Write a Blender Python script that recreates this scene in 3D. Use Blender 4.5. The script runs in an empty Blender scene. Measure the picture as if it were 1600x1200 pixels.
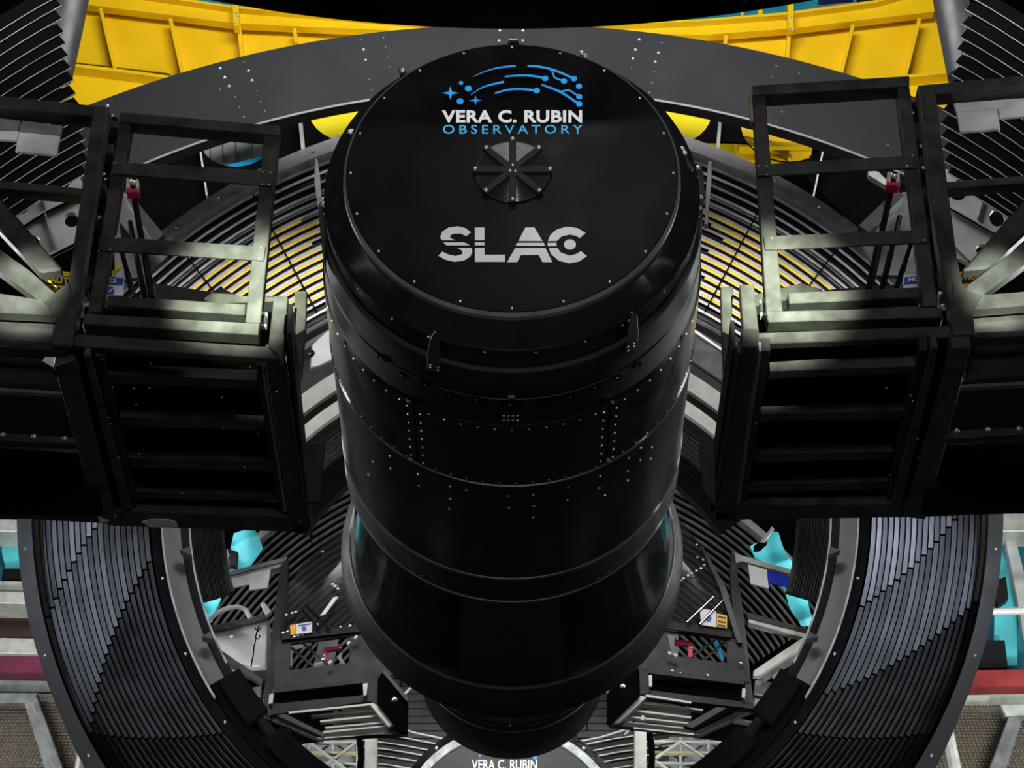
import bpy, bmesh, math, random
from mathutils import Vector, Matrix
random.seed(4)
S = bpy.context.scene
COL = S.collection
PI = math.pi
F = 3650.0                       # focal length in pixels of the 1600 px wide frame
TH = math.radians(31.4)
sn, cs = math.sin(TH), math.cos(TH)
Y0, Z0 = 11.4294, 1.0315
# telescope frame: X across, U up and away, A along the optical axis (away and down)
XH = Vector((1, 0, 0)); UH = Vector((0, sn, cs)); AH = Vector((0, cs, -sn))
C0 = Vector((0, Y0, Z0))
def D(X, V, T): return C0 + XH * X + UH * V + AH * T

# ------------------------------------------------------------------ camera
cd = bpy.data.cameras.new('camera'); cam = bpy.data.objects.new('camera', cd); COL.objects.link(cam)
cd.sensor_width = 36; cd.lens = F / 1600 * 36; cd.clip_end = 300
cam.rotation_euler = (PI / 2, 0, 0); S.camera = cam

# ------------------------------------------------------------------ world + lights + exposure
W = bpy.data.worlds.new('World'); S.world = W; W.use_nodes = True
bgn = W.node_tree.nodes['Background']; bgn.inputs[0].default_value = (0.7, 0.8, 1.0, 1); bgn.inputs[1].default_value = 0.015
S.view_settings.view_transform = 'Standard'; S.view_settings.look = 'None'
S.view_settings.gamma = 1; S.view_settings.use_curve_mapping = False; S.view_settings.exposure = 0.0

def area(name, loc, target, size, power, color=(1, 1, 1), sy=None):
    l = bpy.data.lights.new(name, 'AREA'); l.energy = power; l.color = color
    l.shape = 'RECTANGLE'; l.size = size; l.size_y = sy or size
    o = bpy.data.objects.new(name, l); COL.objects.link(o); o.location = loc
    o.rotation_euler = (Vector(target) - Vector(loc)).to_track_quat('-Z', 'Y').to_euler()
    return o
def spot(name, loc, target, power, deg, blend=0.6, color=(1, 1, 1), radius=0.05):
    l = bpy.data.lights.new(name, 'SPOT'); l.energy = power; l.spot_size = math.radians(deg); l.spot_blend = blend
    l.color = color; l.shadow_soft_size = radius
    o = bpy.data.objects.new(name, l); COL.objects.link(o); o.location = loc
    o.rotation_euler = (Vector(target) - Vector(loc)).to_track_quat('-Z', 'Y').to_euler()
    return o
#LIGHTS
area('key_light', (0, 2.0, 5.0), (0, 14, 0.5), 2.0, 200, (1, 0.99, 0.96))  # unseen area light added as the frontal key
area('dome_lamp_high', (0.6, 7.6, 10.4), (0.1, 11.6, 0.9), 0.7, 22, (1, 1, 1))
spot('cover_fill', (0.4, 1.0, 3.6), (0, 11.4, 1.05), 3200, 11, .5, (1, 1, 1), .2)  # added unseen spot that brightens the cover lettering
for sx, cc in ((-1, (0.93, 0.97, 1.0)), (1, (0.95, 1.0, 0.97))):
    area('dome_lamp_side', (7.5 * sx, 12.0, -1.0), (0, 14, 0), 1.6, 110, cc, 4.0)
    area('dome_lamp_rim', (6.8 * sx, 17.5, 0.2), (0, 13, 0), 0.8, 300, cc, 3.5)
    spot('dome_lamp_blue', (7.9 * sx, 14.1, 4.9), (2.95 * sx, 15.8, -1.12), 5200, 11, .8, (.72, .82, 1.0), .35)
    spot('pit_fill', (2.8 * sx, 13.2, -4.6), (1.7 * sx, 18, -2.0), 900, 52, 0.6, (0.95, 1.0, 1.0), .3)  # added spots that light the parts inside the lower opening
    spot('slat_spot', (4.5 * sx, 11.5, 3.4), (1.6 * sx, 16, .7), 620, 34, 0.7, (1.0, .98, 1.0), .3)  # unseen spot light aimed at the slats
    spot('corner_fill', (5.4 * sx, 14.5, -3.6), (4.4 * sx, 19, -2.1), 900, 55, 0.6, (1.0, 1.0, .97), .3)  # added spots that lift the dim lower corners
    spot('plate_fill', (5.6 * sx, 8.0, 3.0), (2.5 * sx, 12.6, .9), 420, 22, 0.7, (1.0, 1.0, .97), .3)  # added spots giving the perforated plates more light
    spot('work_lamp', (2.0 * sx, 7.0, 1.9), (1.22 * sx, 11.5, 0.31), 13000, 10.5, 0.95, (0.93, 1.0, 0.80), .05)
    spot('work_lamp', (3.2 * sx, 7.0, 1.4), (2.22 * sx, 11.4, 0.36), 7000, 6.5, 0.9, (0.95, 1.0, 0.86), .05)
area('back_fill', (0, 14.0, 6.5), (0, 20, 1), 5.0, 640, (1, 0.99, 0.95), 2.0)  # added area light that brightens the girders and arch behind
spot('floor_spot', (0, 13.6, -5.4), (0, 19.4, -2.9), 400, 30, .6, (.95, 1, 1), .3)  # unseen spot light aimed at the planks

# ------------------------------------------------------------------ materials
MATS = {}
def mat(name, col, rough=0.5, metal=0.0, var=0.15, scale=6.0, bump=0.0, spec=0.5, alpha=1.0, emis=None, coat=0.0, rvar=0.1):
    m = bpy.data.materials.new(name); m.use_nodes = True
    nt = m.node_tree; b = nt.nodes['Principled BSDF']
    tc = nt.nodes.new('ShaderNodeTexCoord')
    nz = nt.nodes.new('ShaderNodeTexNoise'); nz.inputs['Scale'].default_value = scale; nz.inputs['Detail'].default_value = 5
    nt.links.new(tc.outputs['Object'], nz.inputs['Vector'])
    rp = nt.nodes.new('ShaderNodeMapRange'); rp.inputs[1].default_value = 0.3; rp.inputs[2].default_value = 0.7
    rp.inputs[3].default_value = 1 - var; rp.inputs[4].default_value = 1 + var
    nt.links.new(nz.outputs['Fac'], rp.inputs[0])
    vm = nt.nodes.new('ShaderNodeVectorMath'); vm.operation = 'SCALE'; vm.inputs[0].default_value = col
    nt.links.new(rp.outputs[0], vm.inputs['Scale']); nt.links.new(vm.outputs[0], b.inputs['Base Color'])
    rr = nt.nodes.new('ShaderNodeMapRange'); rr.inputs[1].default_value = 0.3; rr.inputs[2].default_value = 0.7
    rr.inputs[3].default_value = max(0.02, rough - rvar); rr.inputs[4].default_value = min(1, rough + rvar)
    nt.links.new(nz.outputs['Fac'], rr.inputs[0]); nt.links.new(rr.outputs[0], b.inputs['Roughness'])
    b.inputs['Metallic'].default_value = metal
    b.inputs['Specular IOR Level'].default_value = spec
    b.inputs['Alpha'].default_value = alpha
    b.inputs['Coat Weight'].default_value = coat
    if bump:
        n2 = nt.nodes.new('ShaderNodeTexNoise'); n2.inputs['Scale'].default_value = scale * 4; n2.inputs['Detail'].default_value = 4
        nt.links.new(tc.outputs['Object'], n2.inputs['Vector'])
        bp = nt.nodes.new('ShaderNodeBump'); bp.inputs['Strength'].default_value = bump; bp.inputs['Distance'].default_value = 0.01
        nt.links.new(n2.outputs['Fac'], bp.inputs['Height']); nt.links.new(bp.outputs[0], b.inputs['Normal'])
    if emis:
        b.inputs['Emission Color'].default_value = (*emis[0], 1); b.inputs['Emission Strength'].default_value = emis[1]
    MATS[name] = m
    return m
COVER = mat('cover_black', (0.002, 0.002, 0.0025), 0.3, spec=0.16, var=0.2, scale=3, rvar=0.06)
BARREL = mat('barrel_black', (0.006, 0.006, 0.007), 0.22, spec=0.5, var=0.3, scale=5, rvar=0.05, bump=0.03)
MATTE = mat('matte_black', (0.008, 0.008, 0.009), 0.55, spec=0.25, var=0.2)
VOID = mat('deep_black', (0.0012, 0.0012, 0.0014), 0.85, spec=0.05, var=0.1)
GLOSS = mat('gloss_black', (0.006, 0.007, 0.008), 0.12, spec=0.6, var=0.3, bump=0.06, scale=4, rvar=0.04)
EDGE = mat('edge_grey', (0.11, 0.11, 0.115), 0.4, metal=0.4)
FRAME = mat('frame_paint', (0.036, 0.038, 0.034), 0.42, metal=0.25, spec=0.5, var=0.3, scale=9, bump=0.05)
DARKF = mat('dark_frame_paint', (0.011, 0.011, 0.012), 0.5, spec=0.35, var=0.3, scale=9, bump=0.05)
ARCH = mat('arch_grey', (0.011, 0.0125, 0.0145), 0.6, spec=0.16, var=0.25, scale=2.5, bump=0.03)
RIM = mat('rim_grey', (0.16, 0.155, 0.17), 0.5, metal=0.2, var=0.3, scale=12)
SLAT = mat('slat_grey', (0.42, 0.40, 0.45), 0.45, metal=0.2, var=0.3, scale=8)
SLATD = mat('slat_dark', (0.004, 0.004, 0.005), 0.5, spec=0.2, var=0.3, scale=8)
SLATG = mat('slat_satin', (0.05, 0.05, 0.054), 0.3, metal=0.6, spec=0.5, var=0.12, scale=3, rvar=0.03)
SLATSH = mat('slat_shaded', (0.008, 0.008, 0.009), 0.4, spec=0.3, var=0.2, scale=5)  # darker slat copy: shade on the lower baffle tiers put into the colour
CHROME = mat('bolt_steel', (0.75, 0.75, 0.75), 0.3, metal=0.9, var=0.05)
BOLTD = mat('bolt_dark', (0.25, 0.25, 0.25), 0.35, metal=0.9, var=0.05)
SILVER = mat('silver_letter', (0.5, 0.52, 0.53), 0.3, metal=0.3, var=0.15, scale=3)
WHITE = mat('white_paint', (0.75, 0.75, 0.74), 0.5, var=0.06)
BLUE = mat('logo_blue', (0.02, 0.33, 0.8), 0.45, var=0.1)
BLUEL = mat('letter_blue', (0.06, 0.4, 0.75), 0.45, var=0.1)
YEL = mat('girder_yellow', (0.82, 0.52, 0.004), 0.5, spec=0.3, var=0.06, scale=3, bump=0.03)
YELD = mat('bright_yellow', (0.8, 0.66, 0.004), 0.5, spec=0.3, var=0.05, scale=3)
YELF = mat('strip_yellow', (0.85, 0.6, 0.06), 0.5, spec=0.3, var=0.2, scale=5)
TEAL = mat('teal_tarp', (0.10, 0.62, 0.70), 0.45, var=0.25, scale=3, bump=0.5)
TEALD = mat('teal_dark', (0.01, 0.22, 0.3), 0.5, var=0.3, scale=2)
PALE = mat('pale_metal', (0.5, 0.52, 0.47), 0.45, metal=0.3, var=0.2, scale=10)
GREYM = mat('mid_grey_metal', (0.2, 0.21, 0.21), 0.45, metal=0.4, var=0.3, scale=10)
PERF = mat('plate_grey', (0.52, 0.52, 0.52), 0.5, metal=0.2, var=0.15, scale=6, bump=0.04)
COLM = mat('column_grey', (0.05, 0.05, 0.058), 0.5, metal=0.2, var=0.1)
RED = mat('bracket_red', (0.5, 0.01, 0.06), 0.4, var=0.15)
REDB = mat('beam_red', (0.35, 0.03, 0.035), 0.5, var=0.4, scale=5)
PURP = mat('beam_purple', (0.13, 0.01, 0.045), 0.5, var=0.4, scale=5)
BROWN = mat('brown_panel', (0.14, 0.075, 0.06), 0.55, var=0.15)
SIGNY = mat('sign_yellow', (0.85, 0.68, 0.0), 0.5, var=0.04)
SIGNO = mat('sign_orange', (0.85, 0.42, 0.01), 0.5, var=0.04)
SIGNK = mat('sign_black', (0.01, 0.01, 0.01), 0.5, var=0.04)
SIGNW = mat('sign_white', (0.75, 0.75, 0.78), 0.5, var=0.04)
SIGNB = mat('sign_blue', (0.01, 0.07, 0.4), 0.5, var=0.04)
CARDB = mat('card_blue', (0.003, 0.02, 0.5), 0.5, var=0.04)
CARD = mat('card_grey', (0.6, 0.61, 0.61), 0.5, metal=0.2, var=0.2, scale=7)
PLANK = mat('plank_black', (0.04, 0.04, 0.043), 0.5, var=0.4, scale=14, bump=0.05)
CONC = mat('dome_shell_black', (0.003, 0.003, 0.0035), 0.8, spec=0.1)
SKYB = mat('strip_blue', (0.0, 0.42, 0.8), 0.5, var=0.05)
MESHM = mat('mesh_brown_grey', (0.22, 0.19, 0.16), 0.4, metal=0.5, var=0.5, scale=60, bump=0.3)

def clear_mat():
    m = bpy.data.materials.new('clear_panel'); m.use_nodes = True
    nt = m.node_tree; b = nt.nodes['Principled BSDF']
    b.inputs['Base Color'].default_value = (0.02, 0.02, 0.022, 1); b.inputs['Roughness'].default_value = 0.08
    tr = nt.nodes.new('ShaderNodeBsdfTransparent'); mx = nt.nodes.new('ShaderNodeMixShader')
    mx.inputs[0].default_value = 0.5
    nt.links.new(tr.outputs[0], mx.inputs[1]); nt.links.new(b.outputs[0], mx.inputs[2])
    nt.links.new(mx.outputs[0], nt.nodes['Material Output'].inputs['Surface'])
    return m
CLEAR = clear_mat()

def dish_mat():
    m = mat('turned_dish', (0.045, 0.045, 0.048), 0.16, metal=0.9, var=0.1, rvar=0.03); nt = m.node_tree; b = nt.nodes['Principled BSDF']
    tc = nt.nodes.new('ShaderNodeTexCoord'); ln = nt.nodes.new('ShaderNodeVectorMath'); ln.operation = 'LENGTH'
    mu = nt.nodes.new('ShaderNodeMath'); mu.operation = 'MULTIPLY'; mu.inputs[1].default_value = 900
    si = nt.nodes.new('ShaderNodeMath'); si.operation = 'SINE'; bp = nt.nodes.new('ShaderNodeBump')
    bp.inputs['Strength'].default_value = 1.0; bp.inputs['Distance'].default_value = 0.0006
    nt.links.new(tc.outputs['Object'], ln.inputs[0]); nt.links.new(ln.outputs['Value'], mu.inputs[0]); nt.links.new(mu.outputs[0], si.inputs[0])
    nt.links.new(si.outputs[0], bp.inputs['Height']); nt.links.new(bp.outputs[0], b.inputs['Normal'])
    return m
DISH = dish_mat()
# ------------------------------------------------------------------ pixel <-> telescope-frame geometry
def ray(px, py): return Vector(((px - 800) / F, 1.0, (600 - py) / F))
def toD(p):
    q = p - C0
    return q.dot(XH), q.dot(UH), q.dot(AH)
def pT(px, py, T):
    d = ray(px, py); n = C0 + AH * T
    t = n.dot(AH) / d.dot(AH); p = d * t
    X, V, _ = toD(p); return X, V
def pV(px, py, V):
    d = ray(px, py); n = C0 + UH * V
    t = n.dot(UH) / d.dot(UH); p = d * t
    X, _, T = toD(p); return X, T
def pC(px, py, r):
    """first hit of the pixel's ray with the barrel cylinder of radius r -> (X, V, T)"""
    d = ray(px, py)
    ox, ov = -C0.dot(XH), -C0.dot(UH); dx, dv = d.dot(XH), d.dot(UH)
    a = dx * dx + dv * dv; b = 2 * (ox * dx + ov * dv); c = ox * ox + ov * ov - r * r
    disc = b * b - 4 * a * c
    t = (-b - math.sqrt(max(0, disc))) / (2 * a)
    return toD(d * t)
def Tring(r, ybot):
    """axial place of a ring of radius r whose nearest point shows at pixel row ybot"""
    lo, hi = -1.0, 10.0
    for _ in range(50):
        m = (lo + hi) / 2; p = D(0, -r, m)
        if 600 - F * p.z / p.y < ybot: lo = m
        else: hi = m
    return lo

# ------------------------------------------------------------------ mesh helpers
def mesh_obj(name, verts, faces, m, parent=None, bevel=0.0, smooth=True, origin=None, mats=None):
    me = bpy.data.meshes.new(name)
    org = parent_world(parent) if parent else (origin if origin is not None else sum((Vector(v) for v in verts), Vector()) / len(verts))
    bm = bmesh.new()
    vs = [bm.verts.new(Vector(v) - org) for v in verts]
    for f in faces:
        try: bm.faces.new([vs[i] for i in f])
        except ValueError: pass
    bmesh.ops.recalc_face_normals(bm, faces=bm.faces)
    if bevel:
        es = [e for e in bm.edges if len(e.link_faces) == 2 and e.calc_face_angle(0) > 0.5]
        bmesh.ops.bevel(bm, geom=es, offset=bevel, segments=1, affect='EDGES', clamp_overlap=True)
    bm.to_mesh(me); bm.free()
    if smooth:
        me.shade_smooth(); me.set_sharp_from_angle(angle=math.radians(32))
    me.materials.append(m)
    o = bpy.data.objects.new(name, me); COL.objects.link(o)
    if parent: o.parent = parent
    else: o.location = org
    return o
WORLD = {}
def parent_world(o):
    v = Vector((0, 0, 0))
    while o is not None:
        v = v + Vector(o.location); o = o.parent
    return v
def thing(name, label, cat, loc, group=None):
    o = bpy.data.objects.new(name, None); COL.objects.link(o)
    o.location = loc; o.empty_display_size = 0.1
    o['label'] = label; o['category'] = cat
    if group: o['group'] = group
    return o
def tag(o, label, cat, group=None):
    o['label'] = label; o['category'] = cat
    if group: o['group'] = group
    return o
def prism(name, front, back, m, parent=None, bevel=0.0, smooth=True):
    n = len(front); v = list(front) + list(back)
    f = [list(range(n)), list(range(2 * n - 1, n - 1, -1))]
    f += [[i, (i + 1) % n, n + (i + 1) % n, n + i] for i in range(n)]
    return mesh_obj(name, v, f, m, parent, bevel, smooth)
def plate(name, pts, T, dep, m, parent=None, bevel=0.0):
    """polygon traced in pixels, laid in the plane across the axis at T, dep thick"""
    q = [pT(x, y, T) for x, y in pts]
    return prism(name, [D(X, V, T) for X, V in q], [D(X, V, T + dep) for X, V in q], m, parent, bevel)
def deck(name, pts, V, dep, m, parent=None, bevel=0.0):
    """polygon traced in pixels, laid in the plane along the axis at V, dep thick upward"""
    q = [pV(x, y, V) for x, y in pts]
    return prism(name, [D(X, V, T) for X, T in q], [D(X, V + dep, T) for X, T in q], m, parent, bevel)
def arcpts(cx, cy, R, a0, a1, n):
    return [(cx + R * math.cos(math.radians(a0 + (a1 - a0) * i / n)), cy - R * math.sin(math.radians(a0 + (a1 - a0) * i / n))) for i in range(n + 1)]
def arc(name, cx, cy, R0, R1, a0, a1, T0, T1, dep, m, parent=None, n=None):
    """curved strip: inner edge R0 at axial place T0, outer edge R1 at T1"""
    n = n or max(3, int(abs(a1 - a0) / 2.5))
    A = arcpts(cx, cy, R0, a0, a1, n); B = arcpts(cx, cy, R1, a0, a1, n)
    v = []
    for (p, T) in [(p, T0) for p in A] + [(p, T1) for p in B]:
        X, V = pT(p[0], p[1], T); v.append(D(X, V, T))
    k = n + 1
    v += [w + AH * dep for w in v]
    f = []
    for i in range(n):
        f.append([i, i + 1, k + i + 1, k + i])
        f.append([2 * k + i, 3 * k + i, 3 * k + i + 1, 2 * k + i + 1])
        f.append([i, 2 * k + i, 2 * k + i + 1, i + 1])
        f.append([k + i, k + i + 1, 3 * k + i + 1, 3 * k + i])
    f.append([0, k, 3 * k, 2 * k]); f.append([n, 2 * k + n, 3 * k + n, k + n])
    return mesh_obj(name, v, f, m, parent)
def revolve(name, prof, m, parent, a0=0.0, a1=360.0, n=144, thick=0.0):
    """profile [(r, T)] turned about the axis; angle 0 is the side nearest the lens, + to the right"""
    full = abs(a1 - a0 - 360) < 1e-6
    cnt = n if full else n + 1
    v = []
    for i in range(cnt):
        a = math.radians(a0 + (a1 - a0) * i / n)
        for r, T in prof: v.append(D(r * math.sin(a), -r * math.cos(a), T))
    k = len(prof); f = []
    for i in range(n):
        j = (i + 1) % cnt
        for q in range(k - 1): f.append([i * k + q, j * k + q, j * k + q + 1, i * k + q + 1])
    return mesh_obj(name, v, f, m, parent)
def tube(name, pts, r, m, parent=None, seg=10, cap=True):
    v = []; f = []; n = len(pts); up = Vector((0.13, 0.21, 0.97))
    for i, p in enumerate(pts):
        d = (pts[min(i + 1, n - 1)] - pts[max(i - 1, 0)]).normalized()
        a = d.cross(up).normalized(); b = d.cross(a)
        rr = r[i] if isinstance(r, (list, tuple)) else r
        for s in range(seg):
            t = 2 * PI * s / seg; v.append(p + a * (rr * math.cos(t)) + b * (rr * math.sin(t)))
    for i in range(n - 1):
        for s in range(seg):
            f.append([i * seg + s, i * seg + (s + 1) % seg, (i + 1) * seg + (s + 1) % seg, (i + 1) * seg + s])
    if cap: f.append(list(range(seg))); f.append(list(range((n - 1) * seg, n * seg)))
    return mesh_obj(name, v, f, m, parent)
def ptube(name, pix, T, rpx, m, parent=None, seg=10):
    pts = [D(*pT(x, y, T), T) for x, y in pix]
    return tube(name, pts, rpx * pts[0].y / F, m, parent, seg)
def bar(name, p, q, wpx, T, dep, m, parent=None, bevel=0.0):
    """square bar from pixel p to pixel q, wpx wide"""
    dx, dy = q[0] - p[0], q[1] - p[1]; L = math.hypot(dx, dy); nx, ny = -dy / L * wpx / 2, dx / L * wpx / 2
    return plate(name, [(p[0] + nx, p[1] + ny), (q[0] + nx, q[1] + ny), (q[0] - nx, q[1] - ny), (p[0] - nx, p[1] - ny)], T, dep, m, parent, bevel)
def holed(name, outline, holes, T, dep, m, parent=None):
    """plate with holes, traced in pixels, in the plane at T"""
    cu = bpy.data.curves.new(name, 'CURVE'); cu.dimensions = '2D'; cu.fill_mode = 'BOTH'
    for loop in [outline] + holes:
        sp = cu.splines.new('POLY'); sp.points.add(len(loop) - 1); sp.use_cyclic_u = True
        for pt, (x, y) in zip(sp.points, loop):
            X, V = pT(x, y, T); pt.co = (X, V, 0, 1)
    cu.extrude = dep / 2
    tmp = bpy.data.objects.new('tmp', cu); COL.objects.link(tmp)
    bpy.context.view_layer.update()
    me = bpy.data.meshes.new_from_object(tmp.evaluated_get(bpy.context.evaluated_depsgraph_get()))
    bpy.data.objects.remove(tmp); bpy.data.curves.remove(cu)
    org = parent_world(parent) if parent else D(*pT(*outline[0], T), T)
    for v in me.vertices:
        c = v.co.copy(); v.co = D(c.x, c.y, T + dep / 2 - c.z) - org
    me.materials.clear(); me.materials.append(m); me.name = name
    o = bpy.data.objects.new(name, me); COL.objects.link(o)
    if parent: o.parent = parent
    else: o.location = org
    return o
FONT = {}
def text(name, body, box, T, m, parent, off=0.0, space=1.0, dep=0.003, sk=None, place=None):
    """lettering squeezed into the pixel quad box = (x0, ytop, x1, ybottom[, slope]) on the plane at T"""
    cu = bpy.data.curves.new(name, 'FONT'); cu.body = body; cu.offset = off; cu.space_character = space
    cu.extrude = 0.02; cu.resolution_u = 4
    tmp = bpy.data.objects.new('tmp', cu); COL.objects.link(tmp); bpy.context.view_layer.update()
    me = bpy.data.meshes.new_from_object(tmp.evaluated_get(bpy.context.evaluated_depsgraph_get()))
    bpy.data.objects.remove(tmp); bpy.data.curves.remove(cu)
    xs = [v.co.x for v in me.vertices]; ys = [v.co.y for v in me.vertices]
    x0, x1, y0, y1 = min(xs), max(xs), min(ys), max(ys)
    bx0, by0, bx1, by1 = box[:4]; slope = box[4] if len(box) > 4 else 0.0
    org = parent_world(parent)
    for v in me.vertices:
        u = (v.co.x - x0) / (x1 - x0); w = (v.co.y - y0) / (y1 - y0)
        px = bx0 + (bx1 - bx0) * u; py = by1 + (by0 - by1) * w + slope * (px - bx0)
        X, V = pT(px, py, T); v.co = D(X, V, T - (dep if v.co.z > 0 else 0)) - org
    me.materials.clear(); me.materials.append(m); me.name = name
    o = bpy.data.objects.new(name, me); COL.objects.link(o); o.parent = parent
    return o

def split(o, nm, m, parent):
    me = o.data; bm = bmesh.new(); bm.from_mesh(me); bm.verts.ensure_lookup_table()
    seen = set(); isl = []
    for v in bm.verts:
        if v.index in seen: continue
        st = [v]; seen.add(v.index); g_ = []
        while st:
            w = st.pop(); g_.append(w.index)
            for e in w.link_edges:
                q = e.other_vert(w)
                if q.index not in seen: seen.add(q.index); st.append(q)
        isl.append(sorted(g_))
    # merge islands of one letter (inner loops)
    for g_ in isl:
        mp = {k: i for i, k in enumerate(g_)}
        m2 = bpy.data.meshes.new(nm)
        fs = [[mp[v.index] for v in f.verts] for f in bm.faces if f.verts[0].index in mp]
        if not fs: continue
        m2.from_pydata([bm.verts[k].co.copy() for k in g_], [], fs); m2.materials.append(m)
        p = bpy.data.objects.new(nm, m2); COL.objects.link(p); p.parent = parent
    bm.free(); bpy.data.objects.remove(o)
def bolt_mesh(name, m, dome=True):
    bm = bmesh.new(); seg = 8
    rings = [(1.25, 0.0), (1.25, 0.25), (0.9, 0.3), (0.85, 0.75), (0.45, 0.95)]
    R = [[bm.verts.new((r * math.cos(2 * PI * s / seg), r * math.sin(2 * PI * s / seg), h)) for s in range(seg)] for r, h in rings]
    for a, b in zip(R, R[1:]):
        for s in range(seg): bm.faces.new([a[s], a[(s + 1) % seg], b[(s + 1) % seg], b[s]])
    bm.faces.new(R[-1])
    me = bpy.data.meshes.new(name); bm.to_mesh(me); bm.free(); me.shade_smooth(); me.materials.append(m); return me
BOLT = bolt_mesh('bolt', CHROME); BOLTK = bolt_mesh('bolt_dark', BOLTD)
def bolt(parent, pos, nrm, r, me=None, name='bolt'):
    o = bpy.data.objects.new(name, me or BOLT); COL.objects.link(o); o.parent = parent
    o.location = pos - parent_world(parent); o.rotation_euler = nrm.to_track_quat('Z', 'Y').to_euler(); o.scale = (r, r, r)
    return o
def bolts(parent, pix, T, r=0.006, me=None):
    for x, y in pix: bolt(parent, D(*pT(x, y, T), T), -AH, r, me)

# ================================================================== SETTING: dome shell
def struct(o): o['kind'] = 'structure'; return o
struct(plate('wall_back', [(-900, -900), (2500, -900), (2500, 2100), (-900, 2100)], 20.0, 0.3, CONC))
struct(plate('ceiling', [(-600, -500), (2200, -500), (2200, -260), (-600, -260)], 14.0, 0.3, CONC))

# ================================================================== 1 the telescope camera drum
cam_t = thing('telescope_camera', 'huge glossy black cylindrical telescope camera with white and blue lettering on its round cover', 'camera', D(0, 0, 0))
Tm = lambda r, y: Tring(r, y)
# lens cover
revolve('lens_cover', [(0.0, 0.0), (0.3, 0.0), (0.6, 0.0), (0.808, 0.0), (0.812, 0.004)], COVER, cam_t)
o = revolve('cover_rim', [(0.812, 0.004), (0.826, 0.02), (0.828, 0.05)], EDGE, cam_t); o['label'] = 'grey bevelled rim of the round cover'
revolve('front_cone', [(0.826, 0.045), (0.84, 0.06), (0.905, 0.15), (0.925, 0.16)], GLOSS, cam_t)
revolve('front_ring', [(0.925, 0.16), (0.93, 0.165), (0.93, Tm(.93, 570)), (0.915, Tm(.915, 574)), (0.90, Tm(.90, 577)), (0.90, Tm(.9, 590))], BARREL, cam_t)
g0 = Tm(.955, 584)
revolve('clamp_band', [(0.90, g0 - .005), (0.95, g0), (0.955, g0 + .008), (0.958, Tm(.958, 621)), (0.94, Tm(.95, 622)), (0.94, Tm(.95, 625))], MATTE, cam_t)
revolve('slotted_band', [(0.94, Tm(.96, 623)), (0.962, Tm(.962, 625)), (0.968, Tm(.968, 650)), (0.968, Tm(.968, 664)), (0.955, Tm(.96, 666))], MATTE, cam_t)
# curved access panels between rows of bolts
t0, t1 = Tm(.98, 667), Tm(.98, 758)
revolve('panel_backing', [(0.955, t0), (0.955, t1)], VOID, cam_t)
for k in range(6):
    a = -30 + 60 * k
    revolve('access_panel', [(0.955, t0), (0.976, t0 + .002), (0.98, t0 + .006), (0.98, t1 - .006), (0.976, t1 - .002), (0.955, t1)], BARREL, cam_t, a + 0.35, a + 59.65, 26)
o = revolve('seam_ring', [(0.975, t1), (0.986, t1 + .004), (0.986, t1 + .014), (0.98, t1 + .018)], EDGE, cam_t); o['label'] = 'thin bright seam ring'
t2 = Tm(.98, 903)
revolve('barrel_shell', [(0.98, t1 + .018), (0.98, t2)], BARREL, cam_t)
o = revolve('seam_ring', [(0.978, t2), (0.986, t2 + .003), (0.986, t2 + .022), (0.98, t2 + .026)], EDGE, cam_t); o['label'] = 'grey seam ring'
t3 = Tm(.98, 939)
revolve('rivet_band', [(0.98, t2 + .026), (0.98, t3)], MATTE, cam_t)
o = revolve('seam_ring', [(0.978, t3), (0.986, t3 + .003), (0.986, t3 + .016), (0.978, t3 + .02), (0.955, t3 + .03)], EDGE, cam_t); o['label'] = 'grey seam ring'
t4 = Tm(1.02, 1075)
revolve('rear_shell', [(0.955, t3 + .03), (0.95, t3 + .12), (0.95, t3 + .3), (0.97, t4 - .35), (1.0, t4 - .1), (1.02, t4)], GLOSS, cam_t)
t5 = Tm(1.08, 1104)
revolve('flange', [(1.02, t4), (1.027, t4 + .004), (1.03, t4 + .012), (1.055, t4 + .05), (1.08, t5 - .05), (1.085, t5), (1.085, t5 + .16), (0.95, t5 + .2), (0.70, t5 + .22)], MATTE, cam_t)
revolve('flange_lip', [(1.018, t4 - .006), (1.024, t4 - .008), (1.03, t4 + .008)], EDGE, cam_t)
tt = Tm(.665, 1132)
revolve('rear_trunk', [(0.74, t5 + .2), (0.735, t5 + .35), (0.70, tt - .35), (0.685, tt - .1), (0.68, tt - .02)], BARREL, cam_t)
revolve('trunk_band', [(0.68, tt - .02), (0.69, tt - .015), (0.69, tt + .03), (0.675, tt + .04)], DARKF, cam_t)
revolve('trunk_end', [(0.672, tt + .04), (0.66, tt + .4), (0.642, 5.9), (0.60, 5.96), (0.0, 5.98)], MATTE, cam_t)
revolve('trunk_seam', [(0.672, tt + .1), (0.679, tt + .105), (0.672, tt + .112)], EDGE, cam_t)
# bolts on cover
for k in range(20):
    a = 2 * PI * (k) / 20
    p = D(0.79 * math.sin(a), 0.79 * math.cos(a), 0.0); bolt(cam_t, p, -AH, 0.0058)
# bolts on front ring
for k in range(24):
    a = math.radians(7 + 15 * k); r = 0.93
    nrm = (XH * math.sin(a) - UH * math.cos(a))
    bolt(cam_t, D(r * math.sin(a), -r * math.cos(a), Tm(.93, 553)), nrm, 0.007, BOLTK)
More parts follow.
